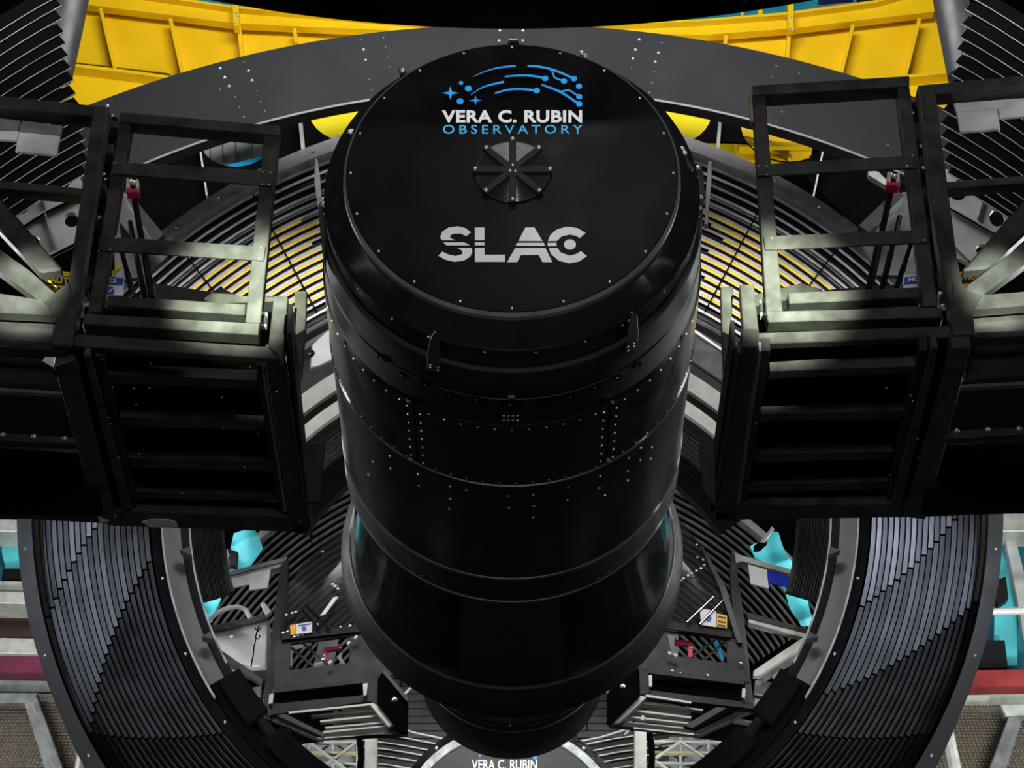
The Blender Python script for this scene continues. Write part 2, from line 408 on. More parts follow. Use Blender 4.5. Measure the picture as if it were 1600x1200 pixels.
# bolts round the panels
def rbolt(phi, T, r=0.98, s=0.0058, me=None):
    a = math.radians(phi); nrm = (XH * math.sin(a) - UH * math.cos(a))
    bolt(cam_t, D(r * math.sin(a), -r * math.cos(a), T), nrm, s, me)
for k in range(6):
    a = -30 + 60 * k
    if abs(((a + 180) % 360) - 180) > 95: continue
    for i in range(7):
        T = t0 + .05 + i * (t1 - t0 - .1) / 6
        rbolt(a - 2.2, T); rbolt(a + 2.2, T + .02)
for i in range(-18, 19):
    if i % 12 == 6: continue
    rbolt(i * 5.0, t0 + .03, s=.005); rbolt(i * 5.0 + 1.2, t1 - .02, s=.0042)
for (x, y) in [(610, 713), (611, 732), (583, 722), (654, 741), (655, 759), (704, 760), (704, 779), (702, 795), (795, 775), (795, 793), (833, 773), (834, 791), (833, 808), (887, 762), (886, 781), (937, 744), (936, 763), (944, 774), (982, 716), (980, 736), (980, 751), (1001, 700), (1000, 719), (1018, 699), (1016, 717), (729, 766), (576, 742)]:
    X, V, T = pC(x, y, .98); rbolt(math.degrees(math.atan2(X, -V)), T, s=.0062)
for i in range(-20, 21):
    rbolt(i * 4.1, t2 + .05, s=.0028, me=BOLTK); rbolt(i * 4.1 + 1.3, t3 - .03, s=.0028, me=BOLTK)
# slots in the slotted band
for (x0, y0, x1, y1) in [(625, 583, 633, 591), (657, 596, 674, 607), (699, 616, 708, 622), (736, 622, 755, 628), (782, 630, 814, 635), (840, 625, 861, 631), (888, 617, 898, 624), (922, 600, 940, 611), (962, 587, 971, 594), (992, 567, 1002, 576), (590, 553, 604, 567)]:
    c = [(x0, (y0 + y1) / 2 - 2.5), (x1, (y0 + y1) / 2 - 2.5), (x1, (y0 + y1) / 2 + 2.5), (x0, (y0 + y1) / 2 + 2.5)]
    s_ = (y1 - y0) * (1 if x0 < 800 else -1) / max(1, (x1 - x0)) * .5
    fr = []; bk = []
    for (x, y) in c:
        y += s_ * (x - (x0 + x1) / 2); X, V, T = pC(x, y, .969); k = 1.003; fr.append(D(X * k, V * k, T)); k = .985; bk.append(D(X * k, V * k, T))
    prism('slot_cover', fr, bk, VOID, cam_t)
    X, V, T = pC((x0 + x1) / 2 - 2, (y0 + y1) / 2, .972); rbolt(math.degrees(math.atan2(X, -V)), T, .972, .003)
# connector plate with eight pins
fr = [D(*pC(x, y, .972)) for x, y in [(782, 647), (814, 647), (814, 659), (782, 659)]]
bk = [D(*pC(x, y, .955)) for x, y in [(782, 647), (814, 647), (814, 659), (782, 659)]]
cp = prism('connector_plate', fr, bk, MATTE, cam_t)
for i in range(4):
    for y in (649.5, 656.5):
        X, V, T = pC(787.5 + i * 7, y, .973); rbolt(math.degrees(math.atan2(X, -V)), T, .973, .0055)
fr = [D(*pC(x, y, .962)) for x, y in [(794, 618), (804, 618), (804, 622), (794, 622)]]
bk = [D(*pC(x, y, .955)) for x, y in [(794, 618), (804, 618), (804, 622), (794, 622)]]
prism('data_tag', fr, bk, WHITE, cam_t)['label'] = 'tiny white tag'
# clips bridging ring and band
for nm, pts, mm, bl in [('clip_bracket', [(677, 520), (685, 521), (689, 560), (690, 582), (667, 578), (668, 550), (672, 530)], FRAME, [(680, 519), (670, 526), (673, 570), (673, 574), (685, 574), (685, 578)]),
                        ('clip_bracket', [(986, 491), (996, 492), (998, 523), (995, 545), (977, 552), (978, 540), (983, 505)], FRAME, [(987, 488), (972, 508), (981, 542), (981, 548), (990, 537), (990, 541)])]:
    fr = [D(*pC(x, y, .972)) for x, y in pts]; bk = [D(*pC(x, y, .957)) for x, y in pts]
    prism(nm, fr, bk, mm, cam_t, 0.002, smooth=False)
    for (x, y) in bl:
        X, V, T = pC(x, y, .974); rbolt(math.degrees(math.atan2(X, -V)), T, .974, .005)
# seam tabs
for (x, y) in [(637, 626), (957, 628), (641, 717), (951, 720)]:
    fr = [D(*pC(x + a, y + b, .987)) for a, b in ((-4, -3), (3, -1), (4, 3), (-2, 2))]; bk = [D(*pC(x + a, y + b, .975)) for a, b in ((-4, -3), (3, -1), (4, 3), (-2, 2))]
    prism('seam_tab', fr, bk, PALE, cam_t)
# trunk hatch
X, V, T = pC(790, 1133, .69); rbolt(-1, T, .69, .006)
# shallow hatch outline low on the barrel
fr = []; bk = []
for x, y in [(757, 852), (762, 872), (772, 877), (824, 877), (832, 872), (836, 852), (830, 870), (822, 873), (774, 873), (766, 869)]:
    a = pC(x, y, .982); b = pC(x, y, .975); fr.append(D(*a)); bk.append(D(*b))
prism('hatch_line', fr, bk, MATTE, cam_t)
# side latches of the front ring
def latch(pts, T, dep, m, bl):
    o = plate('side_latch', pts, T, dep, m, cam_t, .003)
    for x, y in bl: bolt(cam_t, D(*pT(x, y, T - .002), T - .002), -AH, .011)
latch([(497, 322), (502, 312), (512, 314), (516, 330), (512, 352), (509, 380), (507, 420), (502, 380)], .30, .08, DARKF, [(505, 319), (509, 322), (504, 312)])
latch([(1085, 262), (1094, 258), (1099, 266), (1101, 300), (1097, 345), (1091, 380), (1087, 330)], .30, .08, DARKF, [(1091, 262), (1086, 292), (1095, 308), (1093, 325)])
latch([(1062, 228), (1068, 230), (1076, 250), (1084, 262), (1080, 266), (1070, 258), (1061, 240)], .12, .04, DARKF, [(1066, 232), (1070, 239)])
latch([(544, 203), (552, 203), (551, 209), (545, 210)], .10, .04, DARKF, [(547, 206), (550, 205)])
latch([(622, 108), (628, 104), (635, 110), (634, 115), (624, 116)], .10, .04, DARKF, [(629, 110)])
latch([(906, 80), (912, 80), (918, 86), (914, 89), (906, 85)], .10, .04, DARKF, [(909, 83), (915, 87)])
latch([(795, 60), (809, 60), (811, 68), (793, 68)], .10, .04, DARKF, [(798, 64), (806, 64)])
# hub with eight spokes
hc = pT(801, 270, 0); HR = 0.185
hub = revolve('hub_dish', [(0.0, -0.010), (0.06, -0.012), (HR - .01, -0.014), (HR, -0.010), (HR, 0.0)], DISH, cam_t)
hub.location = XH * hc[0] + UH * hc[1]
for k in range(8):
    a = PI / 4 * k; d = Vector((math.sin(a), math.cos(a))); q = Vector((d.y, -d.x)); w = .017
    corners = [d * .02 + q * w, d * .195 + q * w, d * .195 - q * w, d * .02 - q * w]
    fr = [D(hc[0] + c.x, hc[1] + c.y, -.034) for c in corners]; bk = [D(hc[0] + c.x, hc[1] + c.y, -.008) for c in corners]
    prism('spoke', fr, bk, MATTE, cam_t, .003)
    bolt(cam_t, D(hc[0] + d.x * .183, hc[1] + d.y * .183, -.034), -AH, .0085)
fr = [(math.cos(i * PI / 8) * .04, math.sin(i * PI / 8) * .04) for i in range(16)]
prism('hub_boss', [D(hc[0] + x, hc[1] + y, -.036) for x, y in fr], [D(hc[0] + x, hc[1] + y, -.006) for x, y in fr], MATTE, cam_t)
for dx, dy in ((0, .02), (-.012, -.012), (.012, -.016)): bolt(cam_t, D(hc[0] + dx, hc[1] + dy, -.036), -AH, .006)
# lettering and emblem
TX = -0.0012
split(text('letter', 'VERA C. RUBIN', (690.5, 172.5, 909.5, 192), TX, WHITE, cam_t, off=0.032, space=1.06), 'white_letter', WHITE, cam_t)
split(text('letter', 'OBSERVATORY', (692, 195.5, 910, 209.5), TX, BLUEL, cam_t, off=0.006, space=1.45), 'blue_letter', BLUEL, cam_t)
def polys(name, loops, T, dep, m, parent):
    v = []; f = []
    for pts in loops:
        b = len(v); n = len(pts); q = [pT(x, y, T) for x, y in pts]
        v += [D(X, V, T - dep) for X, V in q] + [D(X, V, T) for X, V in q]
        f.append([b + i for i in range(n)]); f += [[b + i, b + (i + 1) % n, b + n + (i + 1) % n, b + n + i] for i in range(n)]
    return mesh_obj(name, v, f, m, parent, smooth=False)
slac = [
 [(735.7, 363.7), (728.7, 369.5), (720, 365.5), (708.7, 365.5), (703, 368.7), (703.7, 372.5), (711, 375.7), (690, 375.7), (688, 371), (691, 362.5), (701, 356), (715, 354), (727.5, 357)],
 [(692.5, 379.2), (725, 379.2), (733.7, 383.7), (697.5, 383.7)],
 [(685, 400), (691, 393.7), (700, 398), (712, 400.7), (722.5, 397.5), (722.5, 392.5), (715, 388), (737, 388), (738, 393.7), (735, 401), (725, 407.5), (710, 409.5), (695, 406)],
 [(742, 356), (757, 356), (757, 375.7), (742, 375.7)], [(742, 379.2), (757, 379.2), (757, 383.7), (742, 383.7)],
 [(742, 388), (757, 388), (757, 398.5), (789, 398.5), (789, 409.5), (742, 409.5)],
 [(821, 356), (835, 356), (847.5, 377), (810, 377)], [(808, 380), (849.5, 380), (851.5, 384.5), (805.5, 384.5)],
 [(805, 388), (852, 388), (863, 410), (847.5, 410), (842, 399), (814, 399), (808, 410), (792.5, 410)],
 [(856, 377), (860, 367.5), (870, 359), (886, 354.5), (902.5, 357), (915, 364.5), (906, 372.5), (900, 369), (890, 367), (877.5, 370), (870, 377)],
 [(855.5, 380), (869.5, 380), (869.5, 385), (856, 385)],
 [(857.5, 388), (871, 388), (876, 395), (890, 400), (900, 397.5), (907.5, 393), (917, 400.5), (905, 409), (889, 412), (872.5, 407.5), (861, 397.5)],
 [(890.5 + 9.5 * math.cos(i * PI / 10), 382.5 + 8 * math.sin(i * PI / 10)) for i in range(20)]]
for lp in slac: polys('silver_letter_piece', [lp], TX, .003, SILVER, cam_t)
def Lp(x, y): return (680 + x / 6.667, 90 + y / 6.667)
def stroke(pts, w0, w1):
    # smooth the polyline, widen it
    P = []
    n = len(pts)
    for i in range(n - 1):
        p0 = pts[max(i - 1, 0)]; p1 = pts[i]; p2 = pts[i + 1]; p3 = pts[min(i + 2, n - 1)]
        for s in range(5):
            t = s / 5
            P.append(tuple(0.5 * ((2 * p1[k]) + (-p0[k] + p2[k]) * t + (2 * p0[k] - 5 * p1[k] + 4 * p2[k] - p3[k]) * t * t + (-p0[k] + 3 * p1[k] - 3 * p2[k] + p3[k]) * t ** 3) for k in (0, 1)))
    P.append(pts[-1]); L = []; R = []; m = len(P)
    for i, p in enumerate(P):
        a = P[max(i - 1, 0)]; b = P[min(i + 1, m - 1)]; d = math.hypot(b[0] - a[0], b[1] - a[1])
        w = (w0 + (w1 - w0) * i / (m - 1)) / 2; nx, ny = -(b[1] - a[1]) / d * w, (b[0] - a[0]) / d * w
        L.append(Lp(p[0] + nx, p[1] + ny)); R.append(Lp(p[0] - nx, p[1] - ny))
    return L + R[::-1]
def dot(x, y, r): return [Lp(x + r * math.cos(i * PI / 8), y + r * .85 * math.sin(i * PI / 8)) for i in range(16)]
def star(x, y, rx, ry):
    out = []
    for i in range(8):
        a = i * PI / 4; k = 1 if i % 2 == 0 else .27
        out.append(Lp(x + rx * k * math.cos(a), y + ry * k * math.sin(a)))
    return out
logo = [stroke([(400, 198), (500, 155), (600, 122), (700, 102), (838, 90)], 4, 20), stroke([(962, 90), (1080, 97), (1210, 125), (1330, 170), (1440, 220)], 20, 22),
        stroke([(1210, 128), (1228, 170), (1250, 213), (1340, 245)], 17, 17), stroke([(725, 202), (850, 190), (1000, 192), (1140, 218)], 14, 22),
        stroke([(370, 392), (460, 330), (560, 290), (715, 256)], 4, 22), stroke([(622, 375), (750, 340), (880, 330), (1050, 345)], 14, 22),
        stroke([(1108, 285), (1220, 325), (1320, 370), (1400, 420), (1500, 490)], 20, 24), stroke([(1305, 358), (1355, 348), (1400, 345), (1495, 410)], 17, 17),
        dot(1445, 222, 33), dot(1342, 248, 33), dot(1145, 220, 34), dot(1058, 347, 34), dot(1500, 410, 32), dot(1500, 487, 33), dot(270, 267, 23), dot(345, 325, 36), dot(260, 458, 36), dot(1498, 302, 32),
        star(158, 372, 88, 70), star(420, 450, 64, 52)]
for i, lp in enumerate(logo): polys('emblem_piece', [lp], TX - i * .00008, .003, BLUE, cam_t)

# ================================================================== 2 arch ring plate behind the drum
def circ(px, T0=0):
    pass
TA = 4.0
arch = thing('arch_ring', 'broad dark grey curved plate arching behind the top of the drum', 'arch', D(0, 1.9, TA))
def archpts(R, ytop, x0, x1, n=48):
    out = []
    for i in range(n + 1):
        x = x0 + (x1 - x0) * i / n; out.append((x, ytop + (R - math.sqrt(R * R - (x - 800) ** 2))))
    return out
up = archpts(1800, 38, 60, 1540); dn = archpts(1480, 138, 60, 1540)
def strip_T(name, A, B, T, dep, m, parent):
    n = len(A); v = [D(*pT(x, y, T), T) for x, y in A + B]; v += [w + AH * dep for w in v]; f = []
    for i in range(n - 1):
        f += [[i, i + 1, n + i + 1, n + i], [2 * n + i, 3 * n + i, 3 * n + i + 1, 2 * n + i + 1], [i, 2 * n + i, 2 * n + i + 1, i + 1], [n + i, n + i + 1, 3 * n + i + 1, 3 * n + i]]
    f += [[0, n, 3 * n, 2 * n], [n - 1, 3 * n - 1, 4 * n - 1, 2 * n - 1]]
    return mesh_obj(name, v, f, m, parent)
strip_T('arch_plate', up, dn, TA, .12, ARCH, arch)
strip_T('inner_lip', archpts(1480, 137.5, 60, 1540), archpts(1478, 140.5, 60, 1540), TA - .02, .005, RIM, arch)
AB = [(344, 107), (351, 121), (358, 135), (388, 111), (394, 126), (568, 78), (571, 94), (999, 62), (993, 78), (989, 92), (1029, 83), (1024, 97), (781, 48), (817, 48), (168, 165), (780, 64), (817, 64)]
AS = [(367, 152), (374, 168), (381, 183), (381, 97), (401, 143), (407, 159), (414, 174), (563, 62), (577, 125), (581, 141), (599, 59), (602, 74), (605, 90), (608, 105), (987, 108), (1022, 113), (1019, 130), (1015, 145), (1213, 104), (1207, 120), (1249, 115), (1034, 67), (344, 140), (1387, 227), (1222, 175), (1213, 190)]
bolts(arch, AB, TA, .011); bolts(arch, AS, TA, .007, BOLTK)

# ================================================================== 3 black rim across the top
rimt = thing('upper_rim', 'black curved housing edge hanging across the top of the view', 'rim', D(0, 2.4, -.6))
A = [(x, 43 - 43 * ((x - 800) / 470.0) ** 2 * (1 + .04 * ((x - 800) / 470.0) ** 2)) for x in [260 + i * 1080 / 40 for i in range(41)]]
strip_T('rim_band', [(x, -120) for x, y in A], A, -.25, -.35, VOID, rimt)
strip_T('rim_lip', [(x, y - 7) for x, y in A], [(x, y) for x, y in A], -.24, .01, MATTE, rimt)

# ================================================================== 4 yellow girders
TG = 7.0
def girder(name, side, label):
    t = thing(name, label, 'girder', D(-1.8 if side < 0 else 1.8, 2.6, TG))
    fx = (lambda x: x) if side < 0 else (lambda x: 1600 - x)
    def pl(nm, pts, T, dep, m=YEL, bev=.006, par=t): return plate(nm, [(fx(x), y) for x, y in pts], T, dep, m, par, bev)
    k = 0 if side < 0 else 1
    if side < 0:
        pl('web_panel', [(100, -10), (150, 2), (260, 20), (390, 40), (560, 55), (700, 62), (700, 120), (300, 140), (262, 114), (108, 96)], TG + .16, .05)
        pl('top_flange', [(120, -26), (200, -12), (365, 12), (500, 22), (690, 38), (690, 50), (500, 42), (370, 36), (260, 22), (145, 8), (120, 4)], TG, .10)
        pl('flange_edge', [(120, -30), (200, -16), (365, 8), (500, 19), (690, 36), (690, 38), (500, 22), (365, 12), (200, -12), (120, -26)], TG - .08, .18)
        pl('lower_flange', [(100, 97), (180, 106), (262, 117), (300, 122), (300, 128), (262, 122), (180, 111), (100, 102)], TG - .02, .18)
        pl('lower_skirt', [(95, 104), (180, 113), (300, 130), (280, 170), (95, 172)], TG + .1, .05)
        for (a, b, c, d) in [(157, 12, 180, 109), (266, 28, 285, 114), (369, 0, 378, 90), (460, 44, 463, 66)]:
            bar('stiffener', (a, b), (c, d), 6, TG, .17, YEL, t, .003)
        bar('joint_post', (366, -20), (369, 40), 9, TG - .12, .1, YEL, t, .003)
        bolts(t, [(368, 22), (367, 38), (373, 28)], TG - .12, .012)
    else:
        R = lambda *p: [(1600 - x, y) for x, y in p]
        pl('web_panel', R((1500, -10), (1450, 2), (1200, 40), (1040, 55), (900, 62), (900, 120), (1300, 130), (1418, 120), (1488, 112)), TG + .16, .05)
        pl('top_flange', R((1470, -26), (1370, 3), (1230, 22), (1100, 32), (910, 40), (910, 50), (1100, 54), (1235, 44), (1420, 22), (1460, 18)), TG, .10)
        pl('flange_edge', R((1470, -30), (1370, -1), (1230, 18), (1100, 29), (910, 38), (910, 40), (1100, 32), (1230, 22), (1370, 3), (1470, -26)), TG - .08, .18)
        pl('lower_flange', R((1300, 124), (1340, 121), (1415, 116), (1490, 109), (1490, 113), (1415, 121), (1340, 126), (1300, 130)), TG - .02, .18)
        pl('lower_skirt', R((1300, 128), (1420, 122), (1492, 116), (1490, 170), (1440, 180), (1300, 180)), TG + .1, .05)
        for (a, b, c, d) in [(1437, 28, 1415, 117), (1333, 38, 1314, 115), (1238, 0, 1230, 92), (1135, 54, 1133, 68)]:
            bar('stiffener', (a, b), (c, d), 6, TG, .17, YEL, t, .003)
        bar('joint_post', (1235, -20), (1236, 44), 9, TG - .12, .1, YEL, t, .003)
        bar('rail_post', (1188, 10), (1188, 28), 7, TG - .05, .08, YEL, t, .003); bar('rail_post', (1160, 16), (1160, 28), 4, TG - .05, .08, YEL, t, .003)
        bolts(t, [(1229, 32), (1237, 46), (1238, 28)], TG - .12, .012)
    return t
girder('yellow_girder', -1, 'yellow ribbed steel girder at the upper left with one joint post')
girder('yellow_girder', 1, 'yellow ribbed steel girder at the upper right with short rail posts')
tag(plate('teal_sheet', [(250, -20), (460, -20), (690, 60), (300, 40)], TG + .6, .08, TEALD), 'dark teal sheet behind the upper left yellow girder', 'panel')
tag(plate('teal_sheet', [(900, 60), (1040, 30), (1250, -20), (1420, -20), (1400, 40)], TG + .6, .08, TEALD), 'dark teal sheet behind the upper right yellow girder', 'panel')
eq = thing('motor_unit', 'dark blue motor unit on top of the right yellow girder', 'motor', D(*pT(1320, 4, TG + .3), TG + .3))
plate('housing', [(1280, -12), (1335, -12), (1333, 3), (1283, 7)], TG + .3, .3, mat('navy', (.005, .01, .06), .4), eq, .01)
plate('gearbox', [(1340, -12), (1368, -12), (1366, 4), (1342, 6)], TG + .3, .25, MATTE, eq, .01)
plate('base_rail', [(1275, 8), (1340, 2), (1340, 12), (1275, 17)], TG + .28, .1, GREYM, eq, .004)

# ================================================================== 5 ribbed ring with round holes below the arch
TR = 5.35
rib = thing('ribbed_ring', 'glossy black ring plate with large round cut-outs and pale ribs under the arch', 'ring frame', D(0, 1.2, TR))
def ell(cx, cy, rx, ry, n=28, rot=0): return [(cx + rx * math.cos(2 * PI * i / n) * math.cos(rot) - ry * math.sin(2 * PI * i / n) * math.sin(rot), cy + rx * math.cos(2 * PI * i / n) * math.sin(rot) + ry * math.sin(2 * PI * i / n) * math.cos(rot)) for i in range(n)]
rpo = archpts(1480, 62, 150, 1450, 40) + [(x, 186 + 880 - math.sqrt(880 ** 2 - (x - 800) ** 2) if abs(x - 800) < 700 else 560) for x in [1450 - i * 1300 / 40 for i in range(41)]]
holed('ring_plate', rpo, [ell(542, 168, 61, 52), ell(372, 214, 60, 46, rot=-.15), ell(1062, 170, 51, 52), ell(1228, 198, 71, 54, rot=.15), ell(800, 160, 60, 40)], TR, .02, VOID, rib)
for (a, b, c, d, w) in [(468, 178, 474, 236, 6), (310, 215, 323, 305, 2.5), (1126, 180, 1121, 240, 5), (1287, 230, 1266, 330, 2.5)]:
    bar('rib', (a, b), (c, d), w, TR - .12, .12, PALE if w < 4 else GREYM, rib)
# yellow seen through the holes
y1 = thing('yellow_beam', 'bright yellow beam seen through the round cut-outs left of the drum', 'beam', D(*pT(520, 190, 6.2), 6.2))
plate('web', [(415, 150), (620, 130), (620, 214), (520, 216), (470, 212), (415, 196)], 6.2, .2, YELD, y1, .01)
y2 = thing('yellow_beam', 'bright yellow beam seen through the round cut-outs right of the drum', 'beam', D(*pT(1150, 190, 6.2), 6.2))
plate('web', [(1000, 140), (1150, 150), (1150, 220), (1080, 219), (1050, 216), (1000, 190)], 6.2, .2, YELD, y2, .01)
plate('lower_web', [(1150, 180), (1240, 205), (1270, 250), (1150, 252)], 6.1, .2, YEL, y2, .01)
plate('bracket', [(1160, 213), (1164, 213), (1164, 225), (1268, 232), (1268, 228), (1232, 233), (1231, 250), (1240, 250), (1268, 236)], 6.05, .05, YEL, y2)
plate('ledge', [(1155, 222), (1270, 222), (1270, 229), (1155, 229)], 6.0, .12, YEL, y2)
gp = thing('grey_cabinet', 'pale grey ribbed panel with a bright blue strip behind the left cut-out', 'panel', D(*pT(370, 240, 6.0), 6.0))
plate('sheet', [(300, 200), (440, 200), (440, 258), (340, 262), (300, 240)], 6.0, .05, PERF, gp)
for x in (326, 346, 366, 392): plate('seam_rib', [(x, 200), (x + 2, 200), (x + 4, 262), (x + 2, 262)], 5.97, .03, GREYM, gp)
plate('blue_strip', [(340, 262), (412, 243), (420, 243), (420, 270), (350, 270)], 5.9, .05, SKYB, gp)['label'] = 'bright blue strip'

# ================================================================== 6 slatted fan rings left and right of the drum
TF = 5.0
def fan(label, a0, a1, left):
    t = thing('slatted_ring', label, 'slatted ring', D(-1.6 if left else 1.6, .6, TF))
    CX, CY = 800, 1051
    arc('outer_rim', CX, CY, 862, 881, a0, a1, TF - .1, TF - .1, .14, RIM, t, 36)
    for k in range(17):
        R = 851 - k * 13.2
        arc('slat', CX, CY, R - 3.6, R, a0, a1, TF, TF, .005, SLAT, t, 30)
        s = arc('slat_back', CX, CY, R - 13.2, R - 8.0, a0, a1, TF + .02, TF + .02, .008, SLATD, t, 30)
    for i in range(5):
        a = a0 + (a1 - a0) * (i + .5) / 5
        p0 = arcpts(CX, CY, 862, a, a, 1)[0]; p1 = arcpts(CX, CY, 640, a, a, 1)[0]
        bar('cross_rod', p0, p1, 2.0, TF - .01, .006, VOID, t)
    for i in range(9):
        a = a0 + (a1 - a0) * (i + .3) / 9; p = arcpts(CX, CY, 871, a, a, 1)[0]
        bolt(t, D(*pT(*p, TF - .1), TF - .1), -AH, .011, BOLTK)
    return t
fan('curved rack of grey slats fanning out left of the drum', 104, 152, True)
fan('curved rack of grey slats fanning out right of the drum', 29, 76, False)
# yellow liner behind the slats
def liner(label, a0, a1, x):
    t = thing('curved_liner', label, 'panel', D(x, .6, TF + .5))
    for k in range(5, 15):
        R = 851 - k * 13.2
        arc('yellow_strip', 800, 1051, R - 8.0, R - 3.8, a0 + (k % 3) * 1.5, a1 - ((k * 2) % 5), TF + .003, TF + .003, .004, YELF, t, 20)
    arc('lit_patch_sheet', 800, 1051, 775, 810, a0 - 2, a1 + 2, TF + .03, TF + .03, .004, PALE, t, 20)  # pale sheet stands in for the white lit patches among the slats
liner('yellow curved sheet showing between the slats left of the drum', 112, 139, -1.5)
liner('yellow curved sheet showing between the slats right of the drum', 41, 68, 1.5)
# lower smooth bands under the slats
def bands(label, a0, a1, x):
    t = thing('curved_duct', label, 'duct', D(x, .1, TF + 1.0 + .2))
    arc('dark_band', 800, 1051, 545, 640, a0, a1, TF + 1.0 + .3, TF + 1.0 + .2, .05, SLATG, t, 20)
    arc('pale_edge', 800, 1051, 603, 608, a0, a1, TF + 1.0 + .1, TF + 1.0 + .1, .04, SLAT, t, 20)
    arc('pale_edge', 800, 1051, 622, 625, a0, a1, TF + 1.0 + .1, TF + 1.0 + .1, .04, SLAT, t, 20)
    arc('pale_band', 800, 1051, 520, 545, a0, a1, TF + 1.0 + .1, TF + 1.0 + .05, .05, PALE, t, 20)
    arc('pale_band', 800, 1051, 487, 505, a0, a1, TF + 1.0 + .1, TF + 1.0 + .05, .05, PALE, t, 20)
    arc('dark_band', 800, 1051, 465, 520, a0, a1, TF + 1.0 + .25, TF + 1.0 + .2, .05, MATTE, t, 20)
    for k in range(12):
        R = 463 - k * 6.5
        arc('corrugation', 800, 1051, R - 4, R, a0, a1, TF + 1.0 + .25, TF + 1.0 + .2, .05, GREYM if k < 5 else SLATG, t, 14)
    return t
bands('banded grey duct curving low beside the drum on the left', 116, 146, -1.2)
bands('banded grey duct curving low beside the drum on the right', 34, 64, 1.2)

# ================================================================== 7 lower louvered baffle ring
TB = 5.4
def baffle(label, sgn):
    t = thing('louvered_baffle', label, 'baffle', D(sgn * 2.6, -1.0, TB))
    CX, CY = 797, 800
    def m(a): return a if sgn > 0 else 180 - a
    A0, A1 = 6, -68
    def ar(nm, R0, R1, T0, T1, dep, mt, a0=A0, a1=A1, n=30): return arc(nm, CX, CY, R0, R1, m(a0), m(a1), T0, T1, dep, mt, t, n)
    ar('outer_rim', 748, 771, TB - .05, TB - .02, .4, MATTE)
    ar('backing', 500, 760, TB + .25, TB + .25, .05, VOID)
    # slats in three staggered tiers
    for k in range(20):
        R1 = 744 - k * 9.0; R0 = R1 - 7.4
        b1 = -9 - (19 - k) * 0.15 + (k - 10) * .9 if sgn < 0 else -14 - (k - 10) * 1.0
        b2 = b1 - 13
        e = [A0, b1 + 8, b2 + 6, -33 - (k - 10) * .5, A1]
        for j in range(4):
            ar('slat', R0, R1 - j * .3, TB + .03, TB + .03 + (.012, .003, .02, .03)[j] + .001 * (k % 3), .008, SLATG if j < 2 else SLATSH, e[j] - .15, e[j + 1] + .15, 10)  # lower tiers use the shaded copy; tilt also sets how bright each looks
    ar('dark_band', 546, 562, TB, TB, .2, VOID)
    ar('bright_edge', 543, 546, TB - .06, TB - .06, .03, RIM, A0, -32)  # edge stops where it dims: falling light put into the shape
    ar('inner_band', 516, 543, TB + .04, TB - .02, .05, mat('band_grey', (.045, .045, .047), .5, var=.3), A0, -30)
    ar('inner_band', 516, 543, TB + .04, TB - .02, .05, VOID, -30, A1)  # lower stretch near black: shade put into the colour
    ar('tunnel_wall', 500, 516, TB + .25, TB + .05, .3, MATTE)
    ar('bright_edge', 500, 503, TB + .0, TB + .0, .02, RIM, A0, -28)
    for a in (-6.5, -22): 
        p = arcpts(CX, CY, 520, m(a), m(a), 1)[0]; q = arcpts(CX, CY, 503, m(a - 1.2), m(a - 1.2), 1)[0]; r = arcpts(CX, CY, 503, m(a + .3), m(a + .3), 1)[0]
        plate('fin', [p, r, q], TB - .1, .08, DARKF, t)
    for (a, a2) in ((-30, -39), (-43, -60)):
        ar('stop_block', 488, 525, TB - .04, TB - .04, .06, VOID, a, a2, 6)
    for i in range(10):
        a = A0 - 4 - i * 6.4; p = arcpts(CX, CY, 760 if i % 2 else 553, m(a), m(a), 1)[0]
        bolt(t, D(*pT(*p, TB - .06), TB - .06), -AH, .009, BOLTK)
    return t
baffle('large black louvered ring curving down at the lower left', -1)
baffle('large black louvered ring curving down at the lower right', 1)
#PART2
# ================================================================== 8 foreground platforms
BV = .004
def pts_bolts(t, pix, T, r=.006, me=None): bolts(t, pix, T, r, me)
VB = toD(ray(300, 560) * ((C0 + AH * .06).dot(AH) / ray(300, 560).dot(AH)))[1]
# ---- left gate
g = thing('access_gate', 'dark ladder-like steel gate standing upright left of the drum', 'gate', D(*pT(280, 520, 0), 0))
plate('top_rail', [(187, 174), (437, 196), (436, 212), (186, 190)], -.01, .09, FRAME, g, BV)
plate('stile', [(187, 190), (206, 191), (157, 489), (137, 486)], 0, .075, FRAME, g, BV)
plate('stile', [(413, 209), (436, 211), (407, 505), (383, 503)], 0, .075, FRAME, g, BV)
plate('crossbar', [(175, 252), (428, 267), (425, 291), (173, 271)], -.012, .012, FRAME, g, .002)
plate('crossbar', [(155, 369), (415, 385), (412, 407), (153, 391)], -.012, .012, FRAME, g, .002)
plate('bottom_rail', [(168, 461), (384, 475), (383, 492), (165, 477)], 0.1, .08, FRAME, g, BV)
plate('bottom_rail', [(131, 490), (406, 505), (404, 523), (128, 506)], -.015, .09, FRAME, g, BV)
bolts(g, [(422, 270), (410, 269), (409, 288), (420, 289), (180, 255), (180, 372), (172, 390), (408, 387), (405, 404)], -.013, .004)
for q in ([(124, 466), (131, 467), (128, 490), (120, 489)], [(409, 487), (418, 488), (416, 509), (408, 508)]):
    h = plate('hinge', q, .06, .04, WHITE, g, .002); h['label'] = 'white hinge block'
    c = (sum(p[0] for p in q) / 4, sum(p[1] for p in q) / 4)
    o = plate('hinge_pin', [(c[0] - 2, c[1] - 7), (c[0] + 3, c[1] - 7), (c[0] + 3, c[1] + 6), (c[0] - 2, c[1] + 6)], .045, .02, MATTE, g)
